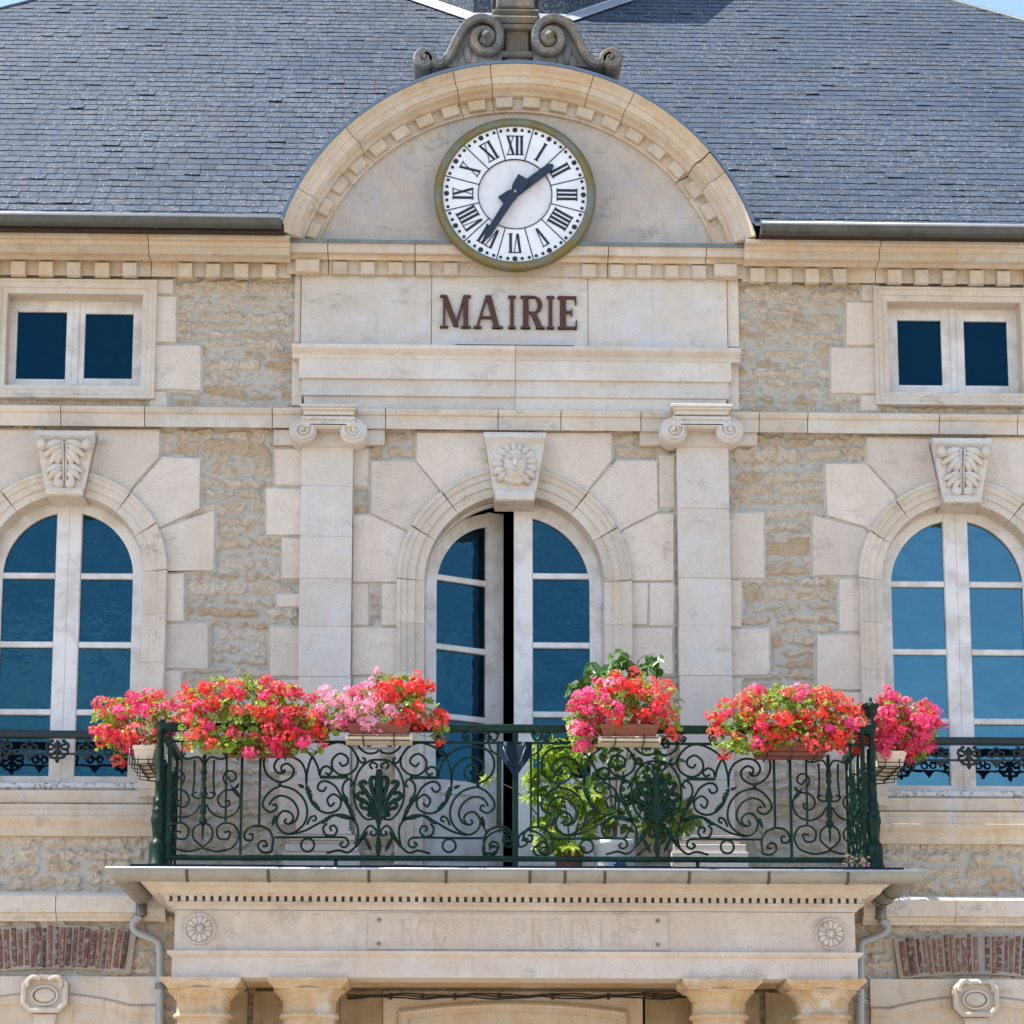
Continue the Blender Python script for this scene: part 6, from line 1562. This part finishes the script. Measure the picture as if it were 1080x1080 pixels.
shrub('bright yellow green potted shrub with fingered leaves behind the railing', [(585, 792, 26, 22, -0.80, .14), (575, 815, 22, 24, -.82, .12), (598, 838, 34, 32, -0.82, .15), (578, 868, 18, 22, -0.82, .12), (625, 855, 26, 32, -0.84, .14), (518, 822, 12, 8, -0.80, .05), (565, 830, 14, 22, -.84, .08), (610, 800, 22, 20, -.85, .1), (588, 893, 32, 12, -.86, .1)], (600, 905, -0.80), 250, M['yleaf'], 'palm',
      [[(600, 905, -.8), (598, 860, -.8), (585, 800, -.8)], [(600, 905, -.8), (575, 870, -.8), (545, 835, -.8), (518, 823, -.8)], [(600, 905, -.8), (615, 850, -.82), (625, 820, -.84)]])
shrub('tall dark leaved potted climber with drooping leaves reaching above the flowers', [(640, 800, 34, 34, -0.90, .12), (690, 815, 26, 45, -0.90, .12), (665, 850, 34, 38, -0.9, .12), *[(636, 708, 30, 16, -0.86, .09), (655, 696, 16, 12, -0.86, .07), (690, 700, 13, 14, -.86, .05), (606, 722, 12, 9, -0.86, .05), (672, 712, 22, 12, -.86, .06)]*2, (655, 745, 30, 30, -.9, .08), (700, 860, 16, 24, -.9, .08)], (648, 905, -0.86), 340, M['dleaf'], 'drop',
      [[(648, 898, -.86), (650, 820, -.86), (656, 750, -.86), (640, 705, -.86), (625, 712, -.86)], [(648, 898, -.86), (655, 830, -.86), (668, 760, -.86), (672, 700, -.86), (690, 690, -.86)], [(648, 898, -.86), (640, 800, -.86), (620, 735, -.86), (602, 722, -.86)], [(650, 898, -.86), (685, 840, -.88), (700, 800, -.88)]])
t = shrub('light green variegated leaves of a low potted plant beside the right palmette of the railing', [(715, 862, 22, 22, -0.86, .10), (690, 872, 16, 14, -.86, .08), (728, 870, 14, 10, -.86, .08)], (690, 905, -0.84), 80, M['vleaf'] if 'vleaf' in M else leaf_mat('variegated_leaf', (0.42, 0.50, 0.14), (0.16, 0.27, 0.04), 0.4), 'palm', [[(672, 902, -.84), (700, 880, -.84), (720, 862, -.84)]])
# small flowering plant at the foot of the right corner post
ox, oz = at(903, 913, -1.13); O = Vector((ox, -1.13, zfl))
t = thing('small_plant', 'small pink and yellow flowering plant at the foot of the crowned corner post', 'flowering plant', O); mb = MB(); fl = [MB(), MB()]
for i in range(70): 
    p = Vector((rf.uniform(-.09, .09), rf.uniform(-.03, .05), rf.uniform(.0, .075))); ger_leaf(mb, p, (Vector((0, -.6, .7))+rnd_dir(rf)*.6).normalized(), rf.uniform(.006, .012), rf)
for i in range(46): floret(fl[i % 2], Vector((rf.uniform(-.09, .09), rf.uniform(-.045, .0), rf.uniform(.02, .10))), (Vector((0, -.8, .4))+rnd_dir(rf)*.5).normalized(), rf.uniform(.008, .013), rf)
obj('foliage', mb, M['gleaf'], t, fix=False); obj('pink_flowers', fl[0], PET[3], t, fix=False); obj('yellow_flowers', fl[1], leaf_mat('cream_petal', (0.72, 0.62, 0.30), (0.62, 0.5, 0.2), .3, .6), t, fix=False)
# ---- trees on the far side of the square: the lower panes mirror them
mb = MB(); rt = random.Random(4)
for i in range(11):
    x, y, h = -34+i*7+rt.uniform(-2, 2), -62+rt.uniform(-5, 5), rt.uniform(8, 14); mb.tube([(x, y, 0), (x+.2, y, h*.6)], 0.25, 6)
    for k in range(420):
        d_ = rnd_dir(rt); q = rt.random()**.4; c = Vector((x+d_.x*q*3.6, y+d_.y*q*3.2, h*.62+d_.z*q*h*.38)); t1 = rnd_dir(rt)*rt.uniform(.3, .6); t2 = rnd_dir(rt)*rt.uniform(.3, .6)
        mb.add([tuple(c-t1), tuple(c+t2), tuple(c+t1), tuple(c-t2)], [(0, 1, 2, 3)])
tag(obj('tree_row', mb, leaf_mat('far_tree_leaf', (0.06, 0.10, 0.025), (0.03, 0.055, 0.014), 0.2), fix=False), 'row of trees across the square, mirrored in the lower window panes', 'trees', kind='stuff')
# ================================================================== GROUND, SKY, SUN
mb = MB(); mb.add([(-150, -220, 0), (150, -220, 0), (150, 60, 0), (-150, 60, 0)], [(0, 1, 2, 3)])
M['ground'] = stone_mat('pale_square_paving', (0.40, 0.35, 0.285), (0.32, 0.28, 0.225), None, 0, 0.1, 0.4)
tag(obj('ground', mb, M['ground'], fix=False), 'pale paved square in front of the town hall', 'ground', kind='structure')
SUN = Vector((-0.50, -0.042, 0.86)).normalized()
w = bpy.data.worlds.new('World'); S.world = w; w.use_nodes = True
nt = w.node_tree; nt.nodes.clear(); g = NT(nt)
sky = g.n('ShaderNodeTexSky'); sky.sky_type = 'NISHITA'; sky.sun_disc = False
sky.sun_elevation = math.asin(SUN.z); sky.sun_rotation = math.atan2(SUN.x, SUN.y); sky.air_density = 1.0; sky.dust_density = 1.0; sky.ozone_density = 1.0; sky.altitude = 300
bg_ = g.n('ShaderNodeBackground'); bg_.inputs[1].default_value = 0.13; tc = g.n('ShaderNodeTexCoord'); mp = g.n('ShaderNodeMapping'); mp.inputs['Scale'].default_value = (2.4, 2.4, 5.5); mp.inputs['Location'].default_value = (0.35, 0.2, 0.1); g.l(tc.outputs['Generated'], mp.inputs['Vector'])
cl_ = g.ramp(g.noise(mp.outputs[0], 1.5, 7, 0.62), [(0.52, 0.0), (0.66, 0.85)])
sx = g.n('ShaderNodeSeparateXYZ'); g.l(tc.outputs['Generated'], sx.inputs[0])
band = g.ramp(sx.outputs['Z'], [(0.0, 1.0), (0.26, 0.9), (0.40, 0.0)])
g.l(g.mix(g.mix(1.0, cl_, band, 'MULTIPLY'), sky.outputs[0], (6.0, 6.3, 6.8)), bg_.inputs[0])
wo = g.n('ShaderNodeOutputWorld'); g.l(bg_.outputs[0], wo.inputs[0])
ld = bpy.data.lights.new('sun', 'SUN'); ld.energy = 4.0; ld.angle = R(0.53); ld.color = (1.0, 0.95, 0.87)
lo = bpy.data.objects.new('sun', ld); COL.objects.link(lo); lo.rotation_euler = SUN.to_track_quat('Z', 'Y').to_euler()
vs_ = S.view_settings; vs_.view_transform = 'Standard'; vs_.look = 'None'; vs_.gamma = 1.0; vs_.use_curve_mapping = False
vs_.exposure = 1.48
S.render.engine = 'CYCLES'; S.cycles.max_bounces = 8; S.cycles.diffuse_bounces = 4; S.cycles.caustics_reflective = False; S.cycles.caustics_refractive = False
S.cycles.use_denoising = True
tag(hall, kind=None)
